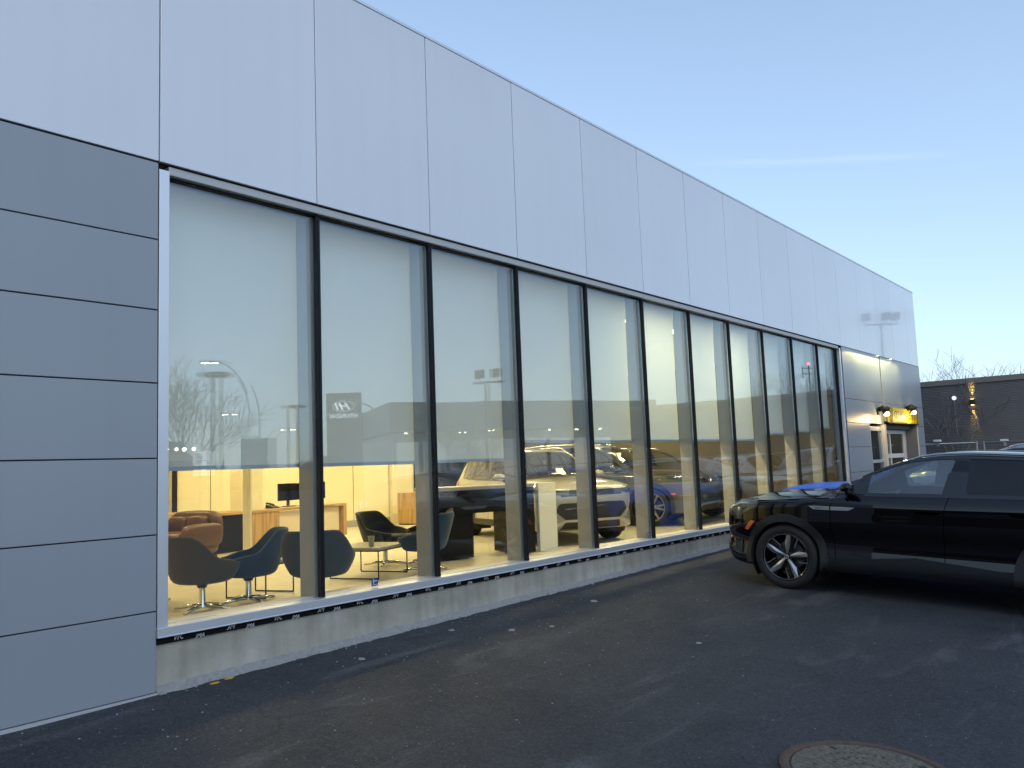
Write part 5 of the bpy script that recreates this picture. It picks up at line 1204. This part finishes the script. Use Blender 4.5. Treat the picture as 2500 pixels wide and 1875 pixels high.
flood('two-headed floodlight mast mirrored in the third pane', (27.1,-20.1,-.1), 5.75, (-.45,.45), (.62,.78))
flood('three-headed floodlight mast mirrored in the white cladding by the corner', (44.2,-6.85,.2), 8.3, (-.75,.30,.85), (.62,.78))
# pylon sign
px = Vector((1.38,1.69,0)).normalized(); t = thing('pylon_sign', 'tall dark pylon sign with a slanted H emblem, mirrored in the second pane', 'sign', (31.0,-35.75,-.3))
pn = Vector((-px.y, px.x, 0))
g = MB(); g.obox((0,0,3.45), px*1.1, pn*.2, (0,0,3.45)); g.build('slab', M['pylon'], t, bevel=.03)
lit = emis('lit_lettering', (.95,.97,1), 1.0)
g = MB(); fM = frame_m(pn*.212+Vector((0,0,5.42)), -px, (0,0,1)); text_mesh(g, 'HYUNDAI', fM, .40, depth=.02); g.build('lettering', lit, t)
g = MB(); fM = frame_m(pn*.212+Vector((0,0,6.05)), -px, (0,0,1))
for pts in ([(-.42,-.22),(-.30,-.22),(-.04,.22),(-.16,.22)],[(.30,-.22),(.42,-.22),(.42,-.20),(.58,.22),(.46,.22)],[(-.20,-.06),(.30,.02),(.36,.10),(-.14,.03)],[(.0,-.22),(.14,-.22),(.32,.22),(.20,.22)]): g.prism(pts, fM, -.01, .012)
nq = 40; g.tube([fM @ Vector((.66*math.cos(2*PI*k/nq), .33*math.sin(2*PI*k/nq), 0)) for k in range(nq)], .012, 6, closed=True); g.build('emblem', lit, t)
# the dealership across the lot
t = thing('dealership_building', 'grey metal-fronted dealership across the lot, mirrored in the third and fourth panes', 'building', (0,0,0))
a_, b_ = Vector((27.4,-27.6,0)), Vector((41.5,-19.2,0)); u_ = (b_-a_).normalized(); n_ = Vector((u_.y,-u_.x,0)); ln = (b_-a_).length
g = MB(); g.obox(a_+u_*ln/2+n_*6+Vector((0,0,4.45)), u_*(ln/2), n_*6, (0,0,.80)); g.build('fascia', M['facade_grey'], t)
g = MB(); g.obox(a_+u_*ln/2+n_*6.4+Vector((0,0,1.65)), u_*(ln/2-.4), n_*5.4, (0,0,1.98)); g.build('wall', M['white_frame'], t)
g = MB()
for i in range(10): g.obox(a_+u_*(1.2+i*1.52)+n_*.97+Vector((0,0,1.5)), u_*.62, n_*.025, (0,0,1.6))
g.build('shop_window', emis('lit_shopfront', (.78,.88,.92), .30), t)
for i in range(9):
    d_ = thing('soffit_lamp', 'small lit lamp under the fascia of the dealership across the lot', 'lamp', tuple(a_+u_*(1.0+i*1.7)+n_*.5+Vector((0,0,3.60))), 0, 'lamps under the dealership fascia')
    g = MB(); g.lathe([(0,-.05),(.05,-.045),(.06,0),(0,.0)], 10); g.build('lens', lampw, d_)
# lesser things over there
t = thing('white_lit_sign', 'white lit sign board on a post, mirrored at the bottom of the leftmost blind', 'sign', (18.5,-31.1,-.3))
sx = Vector((.78,.62,0)); sn = Vector((-.62,.78,0)); mats_ = emis('lit_board', (.92,.95,1), .75)
g = MB(); g.obox((0,0,2.75), sx*.30, sn*.05, (0,0,.33)); g.obox((0,0,2.10), sx*.30, sn*.05, (0,0,.16)); g.build('board', mats_, t)
g = MB(); g.obox((0,0,1.2), sx*.05, sn*.04, (0,0,1.2)); g.build('post', M['dark_metal'], t)
g = MB()
for z, w in ((2.97,.2),(2.86,.13),(2.78,.17),(2.66,.22),(2.56,.15)): g.obox(sn*.052+Vector((0,0,z)), sx*w, sn*.002, (0,0,.022))
for x in (-.2,-.08,.03,.17): g.obox(sn*.052+sx*x+Vector((0,0,2.10)), sx*.03, sn*.002, (.02,0,.09))
g.build('print', M['facade_grey'], t)
t = thing('billboard', 'grey slatted billboard mirrored above the left end of the desk', 'billboard', (22.85,-33.5,-.3))
g = MB(); g.obox((0,0,3.1), Vector((.63,.78,0))*.95, Vector((-.78,.63,0))*.12, (0,0,.9)); g.build('panel', M['facade_grey'], t)
g = MB(); g.obox((-.4,-.5,1.1), (.07,0,0), (0,.07,0), (0,0,1.1)); g.obox((.4,.5,1.1), (.07,0,0), (0,.07,0), (0,0,1.1)); g.build('leg', M['dark_metal'], t)
t = thing('street_house', 'low brick house with two lit lamps, mirrored at the left edge of the glass', 'house', (27.0,-52.5,0))
g = MB(); g.box(-5,1.5,-3,3,-.3,2.8); g.build('wall', M['brick_red'], t)
g = MB(); g.add([(-5.3,-3.3,2.8),(1.8,-3.3,2.8),(1.8,3.3,2.8),(-5.3,3.3,2.8),(-5.3,0,4.3),(1.8,0,4.3)], [(0,1,5,4),(2,3,4,5),(1,2,5),(3,0,4),(3,2,1,0)]); g.build('roof', M['shingle'], t)
g = MB()
for x in (-.4,.9): g.lathe([(0,-.16),(.16,0),(0,.16)], 10, Matrix.Translation((x,3.2,3.6)))
g.build('lamp', lampw, t)
# houses and bare woods around the lot
for i, (x, y, w, d_, h_) in enumerate(((-34,-15,9,30,3.4),(-36,17,8,30,3.2),(-30,-38,14,9,3.4))):
    t = thing('brick_house', f'{["long","plain","wide"][i]} low red brick house beyond the left side of the lot', 'house', (x, y, -.4), 0, 'brick houses round the lot')
    g = MB(); g.box(-w/2,w/2,-d_/2,d_/2,0,h_); g.build('wall', M['brick_red'], t)
    g = MB(); e = .4; g.add([(-w/2-e,-d_/2-e,h_),(w/2+e,-d_/2-e,h_),(w/2+e,d_/2+e,h_),(-w/2-e,d_/2+e,h_),(0,-d_/2-e,h_+1.8),(0,d_/2+e,h_+1.8)], [(0,1,4),(1,2,5,4),(2,3,5),(3,0,4,5),(3,2,1,0)]); g.build('roof', M['shingle'], t)
    g = MB()
    for k in range(int(d_/3)): g.box(w/2-.02, w/2+.03, -d_/2+1.2+k*3, -d_/2+2.5+k*3, 1.0, 2.3)
    g.build('window', M['pane2'], t)
g = MB(); rn = random.Random(4)
for i in range(150):
    a = R(100+i*1.62+rn.uniform(-1,1)); rad = rn.uniform(95, 135)
    x, y = rad*math.cos(a), rad*math.sin(a); h_ = rn.uniform(2.2, 4.2); r_ = rn.uniform(3.5, 6)
    k0 = [(x+r_*math.cos(q)*rn.uniform(.8,1.1), y+r_*math.sin(q)*rn.uniform(.8,1.1)) for q in [2*PI*k/9 for k in range(9)]]
    rows = [[(x+(p[0]-x)*s_, y+(p[1]-y)*s_, z*h_*rn.uniform(.9,1.12)-.5) for p in k0] for s_, z in ((1,0),(1.05,.4),(.9,.7),(.55,.93),(.05,1))]
    g.grid(rows, wrap=True)
tag(g.build('treeline', M['treeline']), 'far belt of bare woods beyond the lot', 'woods', kind='stuff')
for i, (x, y) in enumerate(((86,-25.5),(88,-22.0))):
    t = thing('radio_mast', f'{["taller","shorter"][i]} radio mast with antennas beyond the brown building', 'radio mast', (x, y, 0), 0, 'radio masts')
    H = 11.3-i*.7
    g = MB(); g.cyl((0,0,0),(0,0,H),.12,.06,8)
    for z in (H-.4, H-1.0): g.cyl((-.8,-.5,z),(.8,.5,z),.05,n=6)
    for q in (-.7,0,.7): g.cyl((q,q*.6,H-1.5),(q,q*.6,H-.2),.07,n=6)
    g.build('mast', M['dark_metal'], t)
    g = MB(); g.lathe([(0,H-.1),(.16,H+.06),(0,H+.25)], 10); g.build('beacon', emis('lit_beacon', (1,.1,.08), 5), t)

# ------------------------------------------------------------------ sky, sun, camera
w = bpy.data.worlds.new('World'); sc.world = w; w.use_nodes = True; N, L = w.node_tree.nodes, w.node_tree.links
bg = N['Background']; sky = N.new('ShaderNodeTexSky'); sky.sky_type = 'NISHITA'; sky.sun_disc = False
SUN_EL, SUN_AZ = R(35), R(200)         # azimuth from +y towards +x
sky.sun_elevation = SUN_EL; sky.sun_rotation = SUN_AZ; sky.air_density = 1.0; sky.dust_density = 1.1; sky.ozone_density = 2.0; sky.altitude = 50
tc = N.new('ShaderNodeTexCoord')
# a thin high contrail: gaussian about a plane through the eye, broken up along its length
def vdot(v):
    d = N.new('ShaderNodeVectorMath'); d.operation = 'DOT_PRODUCT'; d.inputs[1].default_value = v; nrm = N.new('ShaderNodeVectorMath'); nrm.operation = 'NORMALIZE'
    L.new(tc.outputs['Generated'], nrm.inputs[0]); L.new(nrm.outputs[0], d.inputs[0]); return d.outputs['Value']
p1, p2 = Vector((.8681,.369,.332)).normalized(), Vector((.9261,.2125,.3117)).normalized(); pn_ = p1.cross(p2).normalized()
def math_(op, a, b=None, c=None):
    n = N.new('ShaderNodeMath'); n.operation = op
    for i, v in enumerate((a, b, c)):
        if v is None: continue
        if isinstance(v, (int, float)): n.inputs[i].default_value = v
        else: L.new(v, n.inputs[i])
    return n.outputs[0]
nz = N.new('ShaderNodeTexNoise'); nz.inputs['Scale'].default_value = 14; nz.inputs['Detail'].default_value = 4; L.new(tc.outputs['Generated'], nz.inputs['Vector'])
off = math_('MULTIPLY_ADD', nz.outputs['Fac'], .008, -.004)
dd = math_('ADD', vdot(pn_), off); g2 = math_('MULTIPLY', dd, dd); ga = math_('POWER', 2.718, math_('MULTIPLY', g2, -1/(2*.0026**2)))
along = vdot((p1+p2).normalized()); mr = N.new('ShaderNodeMapRange'); mr.inputs['From Min'].default_value = .990; mr.inputs['From Max'].default_value = .999; L.new(along, mr.inputs['Value'])
ct = math_('MULTIPLY', math_('MULTIPLY', ga, mr.outputs[0]), math_('MULTIPLY', nz.outputs['Fac'], .14))
gm = N.new('ShaderNodeGamma'); gm.inputs['Gamma'].default_value = .70; L.new(sky.outputs[0], gm.inputs['Color'])
hs = N.new('ShaderNodeHueSaturation'); hs.inputs['Saturation'].default_value = .80; L.new(gm.outputs[0], hs.inputs['Color'])
tn = N.new('ShaderNodeMix'); tn.data_type = 'RGBA'; tn.blend_type = 'MULTIPLY'; tn.inputs['Factor'].default_value = 1; L.new(hs.outputs[0], tn.inputs['A'])
TINT = (.85, .975, 1.09); tn.inputs['B'].default_value = (*TINT, 1)
mx = N.new('ShaderNodeMix'); mx.data_type = 'RGBA'; L.new(ct, mx.inputs['Factor']); L.new(tn.outputs['Result'], mx.inputs['A']); mx.inputs['B'].default_value = (3.8,4.0,4.3,1)
L.new(mx.outputs['Result'], bg.inputs['Color']); bg.inputs['Strength'].default_value = .143
sd = bpy.data.lights.new('sun', 'SUN'); sd.energy = .03; sd.angle = R(20); sd.color = (1,.85,.7)
so = bpy.data.objects.new('sun', sd); COL.objects.link(so)
sdir = Vector((math.sin(SUN_AZ)*math.cos(SUN_EL), math.cos(SUN_AZ)*math.cos(SUN_EL), math.sin(SUN_EL))); so.rotation_euler = sdir.to_track_quat('Z', 'Y').to_euler()

cam = bpy.data.cameras.new('camera'); co = bpy.data.objects.new('camera', cam); COL.objects.link(co); sc.camera = co
yaw, pit, rol = R(50.773), R(5.749), R(-2.178)
F_ = Vector((math.sin(yaw)*math.cos(pit), math.cos(yaw)*math.cos(pit), math.sin(pit))); r_ = Vector((math.cos(yaw), -math.sin(yaw), 0)); u_ = r_.cross(F_)
RR = r_*math.cos(rol)+u_*math.sin(rol); UU = -r_*math.sin(rol)+u_*math.cos(rol)
mw = Matrix.Identity(4)
for i in range(3): mw[i][0], mw[i][1], mw[i][2] = RR[i], UU[i], -F_[i]
mw.translation = (-3.048, -5.762, 1.483)
co.matrix_world = mw; cam.sensor_width = 36; cam.lens = 36*2024.95/2500; cam.clip_end = 2000; cam.clip_start = .05
sc.view_settings.view_transform = 'Standard'; sc.view_settings.look = 'None'; sc.view_settings.exposure = 1.32; sc.view_settings.gamma = 1; sc.view_settings.use_curve_mapping = False
sc.render.engine = 'CYCLES'; sc.cycles.use_denoising = True; sc.cycles.max_bounces = 12; sc.cycles.transparent_max_bounces = 24; sc.cycles.glossy_bounces = 6; sc.cycles.caustics_reflective = False; sc.cycles.caustics_refractive = False
sc.cycles.sample_clamp_indirect = 6
